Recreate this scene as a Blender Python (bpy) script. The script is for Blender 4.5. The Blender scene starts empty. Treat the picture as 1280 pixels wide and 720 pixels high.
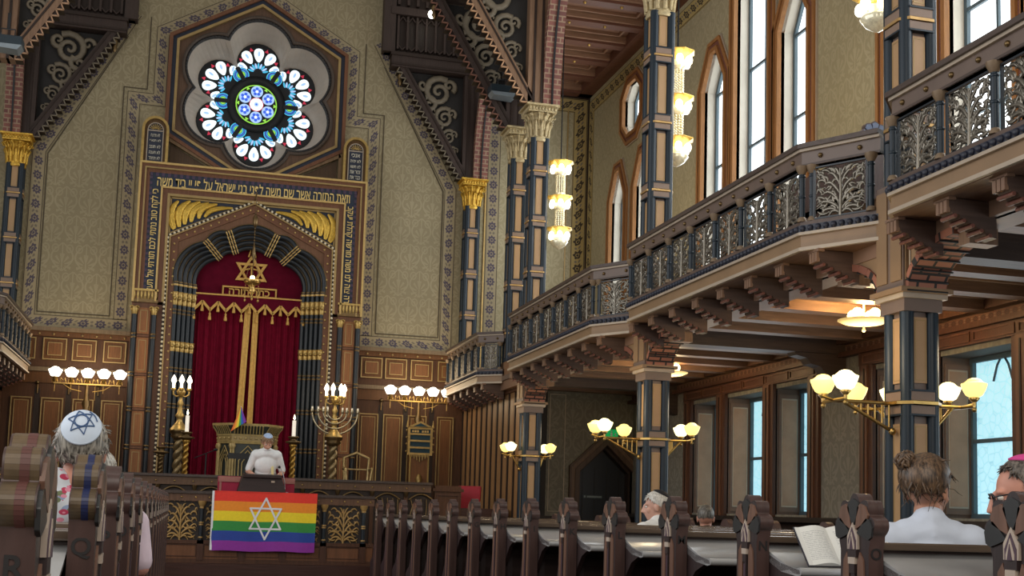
import bpy, bmesh, math, random
from mathutils import Vector, Matrix
from math import pi, sin, cos, radians
rng = random.Random(7)
scene = bpy.context.scene
COL = scene.collection

# ---------------------------------------------------------------- helpers
def lin(c):
    return c/12.92 if c <= .04045 else ((c+.055)/1.055)**2.4
def hexc(h):
    h = h.lstrip('#')
    return tuple(lin(int(h[i:i+2], 16)/255) for i in (0, 2, 4)) + (1.0,)

class MB:
    """collects geometry of ONE mesh; M is the current local frame"""
    def __init__(s):
        s.v = []; s.f = []; s.mi = []; s.sm = []; s.uv = []; s.M = Matrix.Identity(4)
    def add(s, vs, fs, mat=0, smooth=False, uvs=None):
        b = len(s.v); M = s.M
        s.v += [tuple(M @ Vector(v)) for v in vs]
        for i, f in enumerate(fs):
            s.f.append([b+k for k in f]); s.mi.append(mat); s.sm.append(smooth)
            s.uv.append(uvs[i] if uvs else None)
        return s
    def box(s, x0, x1, y0, y1, z0, z1, mat=0):
        vs = [(x0,y0,z0),(x1,y0,z0),(x1,y1,z0),(x0,y1,z0),(x0,y0,z1),(x1,y0,z1),(x1,y1,z1),(x0,y1,z1)]
        return s.add(vs, [(3,2,1,0),(4,5,6,7),(0,1,5,4),(1,2,6,5),(2,3,7,6),(3,0,4,7)], mat)
    def slab(s, corners, n, mat=0):
        """quad corners (4 points) extruded by vector n"""
        n = Vector(n); a = [Vector(c) for c in corners]; vs = a+[c+n for c in a]
        return s.add(vs, [(3,2,1,0),(4,5,6,7),(0,1,5,4),(1,2,6,5),(2,3,7,6),(3,0,4,7)], mat)
    def prism(s, poly, a, b, axis='Y', mat=0, smooth=False, capmat=None):
        """2D polygon extruded from a to b along axis. axis Y: poly=(x,z); X: (y,z); Z: (x,y)"""
        P = {'Y': lambda u, w, t: (u, t, w), 'X': lambda u, w, t: (t, u, w), 'Z': lambda u, w, t: (u, w, t)}[axis]
        n = len(poly)
        vs = [P(u, w, a) for u, w in poly]+[P(u, w, b) for u, w in poly]
        s.add(vs, [(i, (i+1) % n, n+(i+1) % n, n+i) for i in range(n)], mat, smooth)
        c = mat if capmat is None else capmat
        s.add(vs, [tuple(range(n-1, -1, -1)), tuple(range(n, 2*n))], c)
        return s
    def ring(s, outer, inner, a, b, axis='Y', mat=0, smooth=False):
        """frame between two loops of equal length"""
        P = {'Y': lambda u, w, t: (u, t, w), 'X': lambda u, w, t: (t, u, w), 'Z': lambda u, w, t: (u, w, t)}[axis]
        n = len(outer)
        vs = [P(u, w, a) for u, w in outer]+[P(u, w, a) for u, w in inner]+[P(u, w, b) for u, w in outer]+[P(u, w, b) for u, w in inner]
        fs = []
        for i in range(n):
            j = (i+1) % n
            fs += [(i, j, n+j, n+i), (2*n+i, 3*n+i, 3*n+j, 2*n+j), (i, 2*n+i, 2*n+j, j), (n+i, n+j, 3*n+j, 3*n+i)]
        return s.add(vs, fs, mat, smooth)
    def rframe(s, u0, u1, w0, w1, t, a, b, axis='Y', mat=0):
        """rectangular frame, t wide"""
        return s.ring([(u0,w0),(u1,w0),(u1,w1),(u0,w1)], [(u0+t,w0+t),(u1-t,w0+t),(u1-t,w1-t),(u0+t,w1-t)], a, b, axis, mat)
    def lathe(s, prof, c=(0,0,0), seg=12, mat=0, smooth=True, flute=0, nf=8, axis='Z'):
        """prof = [(r,z)]"""
        vs = []; fs = []; n = len(prof)
        for i in range(seg):
            a = 2*pi*i/seg
            k = 1+flute*cos(nf*a)
            for r, z in prof:
                p = (r*k*cos(a), r*k*sin(a), z)
                if axis == 'Y': p = (p[0], p[2], p[1])
                if axis == 'X': p = (p[2], p[0], p[1])
                vs.append((c[0]+p[0], c[1]+p[1], c[2]+p[2]))
        for i in range(seg):
            j = (i+1) % seg
            for k in range(n-1):
                fs.append((i*n+k, j*n+k, j*n+k+1, i*n+k+1))
        s.add(vs, fs, mat, smooth)
        if prof[0][0] > 1e-5: s.add([vs[i*n] for i in range(seg)], [tuple(range(seg-1, -1, -1))], mat)
        if prof[-1][0] > 1e-5: s.add([vs[i*n+n-1] for i in range(seg)], [tuple(range(seg))], mat)
        return s
    def cyl(s, x, y, z0, z1, r, seg=12, mat=0, r2=None):
        return s.lathe([(r, z0), (r if r2 is None else r2, z1)], (x, y, 0), seg, mat)
    def ball(s, c, r, mat=0, seg=10, rings=6, sq=(1,1,1)):
        prof = [(max(1e-6, cos(-pi/2+pi*i/rings)), sin(-pi/2+pi*i/rings)) for i in range(rings+1)]
        M0 = s.M
        s.M = M0 @ Matrix.Translation(c) @ Matrix.Diagonal((r*sq[0], r*sq[1], r*sq[2], 1))
        s.lathe(prof, (0,0,0), seg, mat); s.M = M0
        return s
    def tube(s, pts, r, seg=8, mat=0, closed=False, flat=1.0, up=None, smooth=True):
        """sweep; r number or list; flat squashes along the second axis"""
        pts = [Vector(p) for p in pts]; n = len(pts)
        R = r if isinstance(r, (list, tuple)) else [r]*n
        vs = []; fs = []
        prev = None
        for i, p in enumerate(pts):
            if closed: t = pts[(i+1) % n]-pts[i-1]
            else: t = pts[min(i+1, n-1)]-pts[max(i-1, 0)]
            if t.length < 1e-9: t = Vector((0,0,1))
            t.normalize()
            if up is not None: u = Vector(up)-t*Vector(up).dot(t)
            elif prev is not None: u = prev-t*prev.dot(t)
            else:
                u = Vector((0,0,1)) if abs(t.z) < .9 else Vector((1,0,0)); u = u-t*u.dot(t)
            if u.length < 1e-6: u = t.orthogonal()
            u.normalize(); prev = u; w = t.cross(u)
            for k in range(seg):
                a = 2*pi*(k+.5)/seg
                vs.append(p+(u*cos(a)*flat+w*sin(a))*R[i])
        m = n if closed else n-1
        for i in range(m):
            j = (i+1) % n
            for k in range(seg):
                l = (k+1) % seg
                fs.append((i*seg+k, j*seg+k, j*seg+l, i*seg+l))
        s.add(vs, fs, mat, smooth)
        if not closed:
            s.add(vs[:seg], [tuple(range(seg-1, -1, -1))], mat); s.add(vs[-seg:], [tuple(range(seg))], mat)
        return s
    def bar(s, p, q, w, h, mat=0, up=(0,0,1)):
        """rectangular bar from p to q"""
        p = Vector(p); q = Vector(q); t = (q-p).normalized(); u = Vector(up); u = (u-t*u.dot(t))
        if u.length < 1e-6: u = t.orthogonal()
        u.normalize(); x = t.cross(u)
        c = [p+x*a*w/2+u*b*h/2 for a, b in ((-1,-1),(1,-1),(1,1),(-1,1))]
        return s.slab(c, q-p, mat)
    def strip(s, pts, wid, n, mat=0, thick=.01, side=None):
        """flat ribbon along polyline lying in plane with normal n, mitred; uv = (length, across)"""
        n = Vector(n).normalized(); pts = [Vector(p) for p in pts]
        L = []; acc = 0
        for i, p in enumerate(pts):
            d0 = (pts[i]-pts[i-1]).normalized() if i else None
            d1 = (pts[i+1]-pts[i]).normalized() if i < len(pts)-1 else None
            if d0 is None: m = n.cross(d1)
            elif d1 is None: m = n.cross(d0)
            else:
                a = n.cross(d0); b = n.cross(d1); m = (a+b); m = m/max(.2, m.dot(a)) if m.length > 1e-6 else a
            if i: acc += (pts[i]-pts[i-1]).length
            L.append((p, m, acc))
        for i in range(len(L)-1):
            (p, m, a), (q, k, b) = L[i], L[i+1]
            h = n*thick
            A, B, Cc, D = p-m*wid/2, q-k*wid/2, q+k*wid/2, p+m*wid/2
            uv = [(a, 0), (b, 0), (b, 1), (a, 1)]
            s.add([A+h, B+h, Cc+h, D+h], [(0,1,2,3)], mat, False, [uv])
            s.add([A, B, Cc, D, A+h, B+h, Cc+h, D+h], [(3,2,1,0),(0,1,5,4),(2,3,7,6),(3,0,4,7),(1,2,6,5)], mat, False, [[(a,0)]*4]*5)
        return s
    def build(s, name, mats, parent=None, loc=None, rotz=0.0, bevel=0, remesh=None):
        me = bpy.data.meshes.new(name)
        me.from_pydata(s.v, [], s.f)
        if not isinstance(mats, (list, tuple)): mats = [mats]
        for m in mats: me.materials.append(m)
        me.polygons.foreach_set('material_index', s.mi)
        me.polygons.foreach_set('use_smooth', s.sm)
        if any(s.uv):
            ul = me.uv_layers.new(name='UVMap'); k = 0
            for p, uv in zip(me.polygons, s.uv):
                for q in range(p.loop_total):
                    if uv: ul.data[p.loop_start+q].uv = uv[q]
        bm = bmesh.new(); bm.from_mesh(me)
        bmesh.ops.recalc_face_normals(bm, faces=bm.faces) if remesh is None else None
        bm.to_mesh(me); bm.free(); me.update()
        o = bpy.data.objects.new(name, me); COL.objects.link(o)
        if parent is not None: o.parent = parent
        if loc is not None: o.location = loc
        if rotz: o.rotation_euler = (0, 0, rotz)
        if bevel:
            b = o.modifiers.new('bevel', 'BEVEL'); b.width = bevel; b.segments = 2; b.limit_method = 'ANGLE'; b.angle_limit = radians(40)
        return o

def tag(o, label=None, cat=None, group=None, kind=None):
    if label: o['label'] = label
    if cat: o['category'] = cat
    if group: o['group'] = group
    if kind: o['kind'] = kind
    return o
def thing(name, label, cat, loc=(0,0,0), rotz=0.0, group=None):
    o = bpy.data.objects.new(name, None); COL.objects.link(o)
    o.empty_display_size = .2; o.location = loc; o.rotation_euler = (0, 0, rotz)
    return tag(o, label, cat, group)
def struct(o, label=None, cat='structure'):
    o['kind'] = 'structure'
    if label: o['label'] = label; o['category'] = cat
    return o
KIDS = {}
def kids(o): return [c for c in bpy.data.objects if c.parent == o]
def dup(root, loc=None, rotz=None, label=None, group=None, scale=None):
    r = root.copy(); COL.objects.link(r)
    if loc is not None: r.location = loc
    if rotz is not None: r.rotation_euler = (0, 0, rotz)
    if scale is not None: r.scale = scale
    if label: r['label'] = label
    if group: r['group'] = group
    for c in kids(root):
        d = c.copy(); COL.objects.link(d); d.parent = r
        for g in kids(c):
            e = g.copy(); COL.objects.link(e); e.parent = d
    return r
def evald(o, name=None):
    """apply modifiers of o into a plain mesh"""
    dg = bpy.context.evaluated_depsgraph_get()
    me = bpy.data.meshes.new_from_object(o.evaluated_get(dg))
    o.modifiers.clear(); old = o.data; o.data = me
    return o
def arc(cx, cy, r, a0, a1, n):
    return [(cx+r*cos(radians(a0+(a1-a0)*i/n)), cy+r*sin(radians(a0+(a1-a0)*i/n))) for i in range(n+1)]
def textmesh(body, size, depth, mat, name, parent, M, bold=0.0, fit=None, height=None):
    """lettering as a mesh; lies in local XY, M places it. fit = total width, height = cap height"""
    cu = bpy.data.curves.new('t', 'FONT'); cu.body = body; cu.size = size; cu.extrude = depth; cu.offset = bold
    cu.align_x = 'CENTER'; cu.align_y = 'CENTER'; cu.resolution_u = 3
    t = bpy.data.objects.new('t', cu); COL.objects.link(t)
    dg = bpy.context.evaluated_depsgraph_get(); dg.update()
    me = bpy.data.meshes.new_from_object(t.evaluated_get(dg))
    bpy.data.objects.remove(t); bpy.data.curves.remove(cu)
    if len(me.vertices):
        xs = [v.co.x for v in me.vertices]; ys = [v.co.y for v in me.vertices]
        cx = (min(xs)+max(xs))/2; cy = (min(ys)+max(ys))/2
        sx = fit/(max(xs)-min(xs)) if fit else 1
        sy = height/(max(ys)-min(ys)) if height else sx
        for v in me.vertices: v.co = ((v.co.x-cx)*sx, (v.co.y-cy)*sy, v.co.z)
        me.transform(M)
    me.materials.clear(); me.materials.append(mat)
    o = bpy.data.objects.new(name, me); COL.objects.link(o); o.parent = parent
    return o
# text placed on a wall facing -Y (x right, z up)
def wallM(x, y, z, roll=0): return Matrix.Translation((x, y, z)) @ Matrix.Rotation(radians(90), 4, 'X') @ Matrix.Rotation(radians(roll), 4, 'Z')

# ---------------------------------------------------------------- materials
def nodes(name):
    m = bpy.data.materials.new(name); m.use_nodes = True
    nt = m.node_tree; return m, nt, nt.nodes, nt.links, nt.nodes['Principled BSDF']
def mth(nt, op, a, b=None, c=None):
    n = nt.nodes.new('ShaderNodeMath'); n.operation = op
    for i, v in enumerate((a, b, c)):
        if v is None: continue
        if isinstance(v, (int, float)): n.inputs[i].default_value = v
        else: nt.links.new(v, n.inputs[i])
    return n.outputs[0]
def mix(nt, f, a, b):
    n = nt.nodes.new('ShaderNodeMix'); n.data_type = 'RGBA'
    for i, v in ((0, f), (6, a), (7, b)):
        if isinstance(v, (int, float)): n.inputs[i].default_value = v
        elif isinstance(v, tuple): n.inputs[i].default_value = v
        else: nt.links.new(v, n.inputs[i])
    return n.outputs[2]
def mat(name, col, rough=.5, metal=0.0, var=.12, scale=6.0, bump=0.0, grain=None, spec=None, emit=None, est=0.0, coat=0.0):
    m, nt, N, L, B = nodes(name)
    c = hexc(col) if isinstance(col, str) else col
    tc = N.new('ShaderNodeTexCoord'); nz = N.new('ShaderNodeTexNoise'); nz.inputs['Scale'].default_value = scale
    nz.inputs['Detail'].default_value = 4
    src = tc.outputs['Object']
    if grain:
        mp = N.new('ShaderNodeMapping'); mp.inputs['Scale'].default_value = grain; L.new(src, mp.inputs[0]); src = mp.outputs[0]
    L.new(src, nz.inputs['Vector'])
    dk = tuple(x*(1-var) for x in c[:3])+(1,); lt = tuple(min(1, x*(1+var)) for x in c[:3])+(1,)
    f = mth(nt, 'MULTIPLY_ADD', nz.outputs[0], 2.2, -.6)
    cl = nt.nodes.new('ShaderNodeClamp'); L.new(f, cl.inputs[0])
    L.new(mix(nt, cl.outputs[0], dk, lt), B.inputs['Base Color'])
    B.inputs['Roughness'].default_value = rough; B.inputs['Metallic'].default_value = metal
    if spec is not None: B.inputs['Specular IOR Level'].default_value = spec
    if coat: B.inputs['Coat Weight'].default_value = coat; B.inputs['Coat Roughness'].default_value = .12
    if emit: B.inputs['Emission Color'].default_value = hexc(emit); B.inputs['Emission Strength'].default_value = est
    if bump:
        bp = N.new('ShaderNodeBump'); bp.inputs['Strength'].default_value = bump; bp.inputs['Distance'].default_value = .02
        L.new(nz.outputs[0], bp.inputs['Height']); L.new(bp.outputs[0], B.inputs['Normal'])
    return m
def wood(name, col, rough=.45, var=.22, coat=0.0, along='Z', spec=.3):
    g = {'Z': (14, 14, 1.2), 'X': (1.2, 14, 14), 'Y': (14, 1.2, 14)}[along]
    return mat(name, col, rough, 0, var, 2.5, .12, g, spec=spec, coat=coat)
def wallpaper(name, ca, cb, cc, pu=.46, pw=.52, rough=.85):
    """damask: mirrored ogee leaves; u runs along the wall, w up"""
    m, nt, N, L, B = nodes(name)
    tc = N.new('ShaderNodeTexCoord'); sp = N.new('ShaderNodeSeparateXYZ'); L.new(tc.outputs['Object'], sp.inputs[0])
    u = mth(nt, 'DIVIDE', mth(nt, 'ADD', sp.outputs[0], sp.outputs[1]), pu); w = mth(nt, 'DIVIDE', sp.outputs[2], pw)
    row = mth(nt, 'FLOOR', w); sh = mth(nt, 'MULTIPLY', mth(nt, 'MODULO', mth(nt, 'ADD', row, 100), 2), .5)
    fu = mth(nt, 'FRACT', mth(nt, 'ADD', mth(nt, 'ADD', u, 100), sh)); fw = mth(nt, 'FRACT', w)
    a = mth(nt, 'ABSOLUTE', mth(nt, 'SUBTRACT', fu, .5))       # 0 centre .. .5 edge
    # ogee stems and a palmette, mirrored about the middle of each repeat
    on = mth(nt, 'SINE', mth(nt, 'MULTIPLY', fw, pi))
    def band(k, t, off=0.0):
        d = mth(nt, 'ABSOLUTE', mth(nt, 'SUBTRACT', a, mth(nt, 'MULTIPLY_ADD', on, k, off)))
        r = N.new('ShaderNodeMapRange'); L.new(d, r.inputs[0]); r.inputs[1].default_value = t*.55; r.inputs[2].default_value = t; r.inputs[3].default_value = 1; r.inputs[4].default_value = 0
        return r.outputs[0]
    dy_ = mth(nt, 'SUBTRACT', fw, .22); d0 = mth(nt, 'SQRT', mth(nt, 'ADD', mth(nt, 'POWER', a, 2), mth(nt, 'POWER', dy_, 2)))
    rays = mth(nt, 'GREATER_THAN', mth(nt, 'SINE', mth(nt, 'MULTIPLY', mth(nt, 'ARCTAN2', a, dy_), 11)), .1)
    fan = mth(nt, 'MULTIPLY', rays, mth(nt, 'MULTIPLY', mth(nt, 'LESS_THAN', d0, .40), mth(nt, 'GREATER_THAN', d0, .12)))
    dl = mth(nt, 'SUBTRACT', fw, .80); d1 = mth(nt, 'SQRT', mth(nt, 'ADD', mth(nt, 'POWER', mth(nt, 'SUBTRACT', a, .30), 2), mth(nt, 'POWER', dl, 2)))
    leaf = mth(nt, 'MULTIPLY', mth(nt, 'LESS_THAN', d1, .17), mth(nt, 'GREATER_THAN', mth(nt, 'SINE', mth(nt, 'MULTIPLY', d1, 60)), -.2))
    pat = mth(nt, 'MAXIMUM', mth(nt, 'MAXIMUM', band(.45, .05), band(.0, .03)), mth(nt, 'MAXIMUM', mth(nt, 'MULTIPLY', fan, .9), mth(nt, 'MULTIPLY', leaf, .8)))
    th = N.new('ShaderNodeMapRange'); L.new(pat, th.inputs[0])
    nz = N.new('ShaderNodeTexNoise'); nz.inputs['Scale'].default_value = .9; nz.inputs['Detail'].default_value = 5; L.new(tc.outputs['Object'], nz.inputs['Vector'])
    c1 = mix(nt, th.outputs[0], hexc(ca), hexc(cb))
    st = N.new('ShaderNodeMapRange'); L.new(nz.outputs[0], st.inputs[0]); st.inputs[1].default_value = .42; st.inputs[2].default_value = .8; st.inputs[4].default_value = .5
    L.new(mix(nt, st.outputs[0], c1, hexc(cc)), B.inputs['Base Color'])
    B.inputs['Roughness'].default_value = rough; B.inputs['Specular IOR Level'].default_value = .3
    return m
def rosettes(name, base, flower, pitch=.3, edge='#3a3128', dot='#6f6557', petals=8):
    """painted border: a flower every pitch along uv.x, dots between, lines at both edges"""
    m, nt, N, L, B = nodes(name)
    uv = N.new('ShaderNodeUVMap'); sp = N.new('ShaderNodeSeparateXYZ'); L.new(uv.outputs[0], sp.inputs[0])
    fu = mth(nt, 'SUBTRACT', mth(nt, 'FRACT', mth(nt, 'DIVIDE', sp.outputs[0], pitch)), .5); fv = mth(nt, 'SUBTRACT', sp.outputs[1], .5)
    r = mth(nt, 'SQRT', mth(nt, 'ADD', mth(nt, 'POWER', fu, 2), mth(nt, 'POWER', mth(nt, 'MULTIPLY', fv, 1.0), 2)))
    an = mth(nt, 'ARCTAN2', fu, fv)
    pr = mth(nt, 'MULTIPLY_ADD', mth(nt, 'COSINE', mth(nt, 'MULTIPLY', an, petals)), .05, .29)
    fl = mth(nt, 'LESS_THAN', r, pr)
    ri = mth(nt, 'MULTIPLY', mth(nt, 'GREATER_THAN', r, .09), mth(nt, 'LESS_THAN', r, .135))
    fl = mth(nt, 'MULTIPLY', fl, mth(nt, 'SUBTRACT', 1, ri))
    dd = mth(nt, 'LESS_THAN', mth(nt, 'SQRT', mth(nt, 'ADD', mth(nt, 'POWER', mth(nt, 'SUBTRACT', mth(nt, 'ABSOLUTE', fu), .5), 2), mth(nt, 'POWER', mth(nt, 'SUBTRACT', mth(nt, 'ABSOLUTE', fv), .13), 2))), .09)
    c = mix(nt, dd, hexc(base), hexc(dot)); c = mix(nt, fl, c, hexc(flower))
    eg = mth(nt, 'MULTIPLY', mth(nt, 'GREATER_THAN', mth(nt, 'ABSOLUTE', fv), .43), mth(nt, 'LESS_THAN', mth(nt, 'ABSOLUTE', fv), .48))
    L.new(mix(nt, eg, c, hexc(edge)), B.inputs['Base Color']); B.inputs['Roughness'].default_value = .8
    return m
def bricks(name, c1, c2, mort, scale=1.0, bw=.16, bh=.09):
    m, nt, N, L, B = nodes(name)
    tc = N.new('ShaderNodeTexCoord'); mp = N.new('ShaderNodeMapping'); L.new(tc.outputs['UV'], mp.inputs[0])
    b = N.new('ShaderNodeTexBrick'); L.new(mp.outputs[0], b.inputs['Vector'])
    b.inputs['Color1'].default_value = hexc(c1); b.inputs['Color2'].default_value = hexc(c2); b.inputs['Mortar'].default_value = hexc(mort)
    b.inputs['Scale'].default_value = scale; b.inputs['Brick Width'].default_value = bw; b.inputs['Row Height'].default_value = bh; b.inputs['Mortar Size'].default_value = .012
    L.new(b.outputs[0], B.inputs['Base Color']); B.inputs['Roughness'].default_value = .7
    return m
def glow(name, col, strength, mixc=None):
    m, nt, N, L, B = nodes(name)
    B.inputs['Base Color'].default_value = hexc(col); B.inputs['Emission Color'].default_value = hexc(col)
    B.inputs['Emission Strength'].default_value = strength; B.inputs['Roughness'].default_value = .3
    return m

WP = wallpaper('damask_wallpaper', '#8d8267', '#9b9074', '#746b54', .44, .56)
WPS = wallpaper('damask_wallpaper_aisle', '#968c6e', '#a3997c', '#82795f', .42, .54)
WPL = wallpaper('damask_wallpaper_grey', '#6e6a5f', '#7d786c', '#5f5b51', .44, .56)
BORD = rosettes('rosette_border', '#94876a', '#4c4450')
BORDY = rosettes('scroll_border', '#a08c58', '#5e4c2c', .26, petals=6)
BORDT = rosettes('tiny_bead_border', '#b08a62', '#6a3f34', .09, petals=4)
WDARK = wood('dark_oak', '#2c201a', .5)
WTRUSS = wood('truss_timber', '#3a2e29', .6)
WBEAM = wood('truss_tan_lit_timber', '#7a5f4a', .55)  # lighter truss timber: window light put into the colour of the nearer braces
WMID = wood('brown_oak', '#4a2e1b', .55)
WPAN = wood('panel_oak', '#6a4425', .5)
WARK = wood('ark_walnut', '#6b4630', .45)
WRED = wood('red_brown_oak', '#4a2f23', .5)
GLINE = mat('gilt_line', '#9a8152', .4, .3, .15)
GOLD = mat('gold_leaf', '#ad9156', .36, .65, .2, 20)
GOLDL = mat('pale_gold_leaf', '#bfa165', .42, .35, .12, 20)
BRASS = mat('brass', '#b9985a', .28, .9, .2, 12)
BRONZE = mat('bronze', '#6e5a3c', .35, .8, .25, 12)
BLUE = mat('blue_black_paint', '#1a2128', .36, 0, .12, 5, spec=.4)
BLUEC = mat('column_blue_paint', '#13212c', .4, 0, .1, 4, spec=.35)
NAVY = mat('navy_ground', '#1d2436', .6)
TANP = mat('tan_paint_panel', '#b98a58', .5, 0, .12, 3)
TANG = mat('dusk_tan_paint', '#8d6f55', .55, 0, .12, 4)
TANB = mat('brown_tan_paint', '#7a5d49', .55, 0, .12, 4)
TANF = mat('gallery_fascia_paint', '#84694c', .5, 0, .1, 4)
GREYL = mat('stone_line_paint', '#a59684', .5, 0, .1, 5)
RAILP = mat('rail_brown_paint', '#65544a', .45, 0, .12, 5)
PEWT = mat('pewter_scrollwork', '#746e64', .3, .75, .25, 14)
BACKP = mat('lattice_backing', '#4a443d', .7)
VEL = mat('velvet_curtain', '#660a22', .9, 0, .18, 9, spec=.1)
VELR = mat('velvet_panel', '#560a20', .9, 0, .15, 9, spec=.1)
GOLDC = mat('gold_trim_cloth', '#c49a4e', .6, .15, .15, 20)
IRON = mat('black_iron', '#17181b', .45, .3, .2)
WHITEP = mat('white_wax', '#efe9da', .5)
PLAST = mat('plaster_reveal', '#c9c2b4', .8, 0, .08, 3)
REVT = mat('tan_reveal_panel', '#a89076', .7, 0, .08, 3)
ORANGE = wood('orange_oak_frame', '#93653a', .5)
BRICK = bricks('banded_brick', '#7d4c41', '#633a35', '#917a63', 1.0)
BRICKD = bricks('corbel_brick', '#96604a', '#754636', '#1f1a16', 1.0, .16, .075)
# ================================================================ SETTING
YW = 24.8          # ark wall
XC, XL = 5.5, -3.5 # column lines
XO = 8.1           # outer aisle wall
BAYS = [2.91, 8.48, 14.05, 19.62, 24.8]

# floor
b = MB(); b.box(-7, 8.9, -3, 26.2, -.2, 0)
struct(b.build('floor', wood('floor_boards', '#4a352a', .4, along='Y')))

# ---- ark wall with hexagonal opening for the rose
RCX, RCZ, RHEX = .97, 9.53, 2.07
def hexpt(R, cx=RCX, cz=RCZ): return [(cx+R*cos(radians(a)), cz+R*sin(radians(a))) for a in (90, 30, -30, -90, -150, 150)]
h = hexpt(RHEX-.1)
apex, tr, br, bt, bl, tl = h
b = MB()
def wp(poly): b.prism(poly, YW, YW+.5, 'Y')
wp([(XL-.6, 0), (tl[0], 0), (tl[0], 14), (XL-.6, 14)])
wp([(tr[0], 0), (XC+.2, 0), (XC+.2, 14), (tr[0], 14)])
wp([(tl[0], 0), (tr[0], 0), br, bt, bl]); wp([tl, apex, tr, (tr[0], 14), (tl[0], 14)])
struct(b.build('wall_back', WP))
b = MB(); b.box(XC+.2, XO, YW, YW+.5, 3.6, 10.6); struct(b.build('wall_back_aisle', WPS))
b = MB(); b.box(-7, XL-.6, YW, YW+.5, 0, 12); struct(b.build('wall_back_left', WPS))

# ---- outer aisle wall, openings as (y0,y1,lower chain,upper chain)
def rectop(yc, w, zb, zt): return (yc-w/2, yc+w/2, [(yc-w/2, zb), (yc+w/2, zb)], [(yc-w/2, zt), (yc+w/2, zt)])
def pointop(yc, w, zb, zs, za): return (yc-w/2, yc+w/2, [(yc-w/2, zb), (yc+w/2, zb)], [(yc-w/2, zs), (yc-w*.12, za), (yc+w*.12, za), (yc+w/2, zs)])
def octop(yc, zc, w, hh):
    c = w*.5; k = hh*.26
    return (yc-c, yc+c, [(yc-c, zc-k), (yc-c*.45, zc-hh/2), (yc+c*.45, zc-hh/2), (yc+c, zc-k)], [(yc-c, zc+k), (yc-c*.45, zc+hh/2), (yc+c*.45, zc+hh/2), (yc+c, zc+k)])
def wallops(b, y0, y1, z0, z1, ops, x0, x1, side, cap):
    ops = sorted(ops); y = y0
    for a, c, lo, up in ops:
        if a > y+1e-4: b.prism([(y, z0), (a, z0), (a, z1), (y, z1)], x0, x1, 'X', side, False, cap)
        b.prism([(a, z0)]+[(c, z0)]+lo[::-1], x0, x1, 'X', side, False, cap)
        b.prism(up+[(c, z1), (a, z1)], x0, x1, 'X', side, False, cap); y = c
    b.prism([(y, z0), (y1, z0), (y1, z1), (y, z1)], x0, x1, 'X', side, False, cap)
low_ops = []; up_ops = []; oct_ops = []
for yc in (5.70, 11.27, 16.86):
    low_ops += [rectop(yc, 1.28, 1.28, 3.08), rectop(yc+1.48, 1.0, 1.28, 3.08), rectop(yc-1.48, 1.0, 1.28, 3.08)]
    up_ops += [pointop(yc-.15, 1.15, 4.75, 9.75, 10.25), pointop(yc+1.25, .86, 4.75, 8.35, 8.9), pointop(yc-1.5, .86, 4.75, 8.35, 8.9)]
up_ops += [pointop(22.75, .8, 4.75, 7.55, 8.1), pointop(21.35, .8, 4.75, 7.55, 8.1)]
oct_ops += [octop(22.0, 9.22, .95, 1.0)]
b = MB()
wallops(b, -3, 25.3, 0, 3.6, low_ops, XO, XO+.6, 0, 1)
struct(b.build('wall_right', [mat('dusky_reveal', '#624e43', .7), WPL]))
b = MB()
wallops(b, -3, 20.2, 3.6, 10.6, up_ops[:9], XO, XO+.6, 0, 1)
wallops(b, 20.2, 25.3, 3.6, 8.4, up_ops[9:], XO, XO+.6, 0, 1)
wallops(b, 20.2, 25.3, 8.4, 10.6, oct_ops, XO, XO+.6, 0, 1)
struct(b.build('wall_right_upper', [PLAST, WPS]))

# frames round the openings, glazing
SKYG = glow('frosted_daylight_glass', '#f2fbff', 3.0)
LOWG = None
def lowglass():
    m, nt, N, L, B = nodes('pale_blue_frosted_glass')
    tc = N.new('ShaderNodeTexCoord'); v = N.new('ShaderNodeTexVoronoi'); v.inputs['Scale'].default_value = 9; v.feature = 'DISTANCE_TO_EDGE'
    L.new(tc.outputs['Object'], v.inputs['Vector'])
    mr = N.new('ShaderNodeMapRange'); L.new(v.outputs['Distance'], mr.inputs[0]); mr.inputs[2].default_value = .06
    c = mix(nt, mr.outputs[0], hexc('#7fb6c8'), hexc('#a9dbe9'))
    L.new(c, B.inputs['Emission Color']); B.inputs['Emission Strength'].default_value = 1.0; B.inputs['Base Color'].default_value = hexc('#8fb8c4')
    B.inputs['Roughness'].default_value = .25
    return m
LOWG = lowglass()
LEAD = mat('window_lead', '#41525a', .5)
wn = [1]
def opening_poly(op):
    a, c, lo, up = op; return lo+up[::-1]
def offset(poly, d):
    n = len(poly); out = []
    A = sum(poly[i][0]*poly[(i+1) % n][1]-poly[(i+1) % n][0]*poly[i][1] for i in range(n)); s = 1 if A > 0 else -1
    for i in range(n):
        p, q, r = Vector(poly[i-1]), Vector(poly[i]), Vector(poly[(i+1) % n])
        e0 = (q-p).normalized(); e1 = (r-q).normalized()
        n0 = Vector((e0.y, -e0.x))*s; n1 = Vector((e1.y, -e1.x))*s
        m = n0+n1; m = m/max(.25, m.dot(n0)); out.append((q.x+m.x*d, q.y+m.y*d))
    return out
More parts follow.
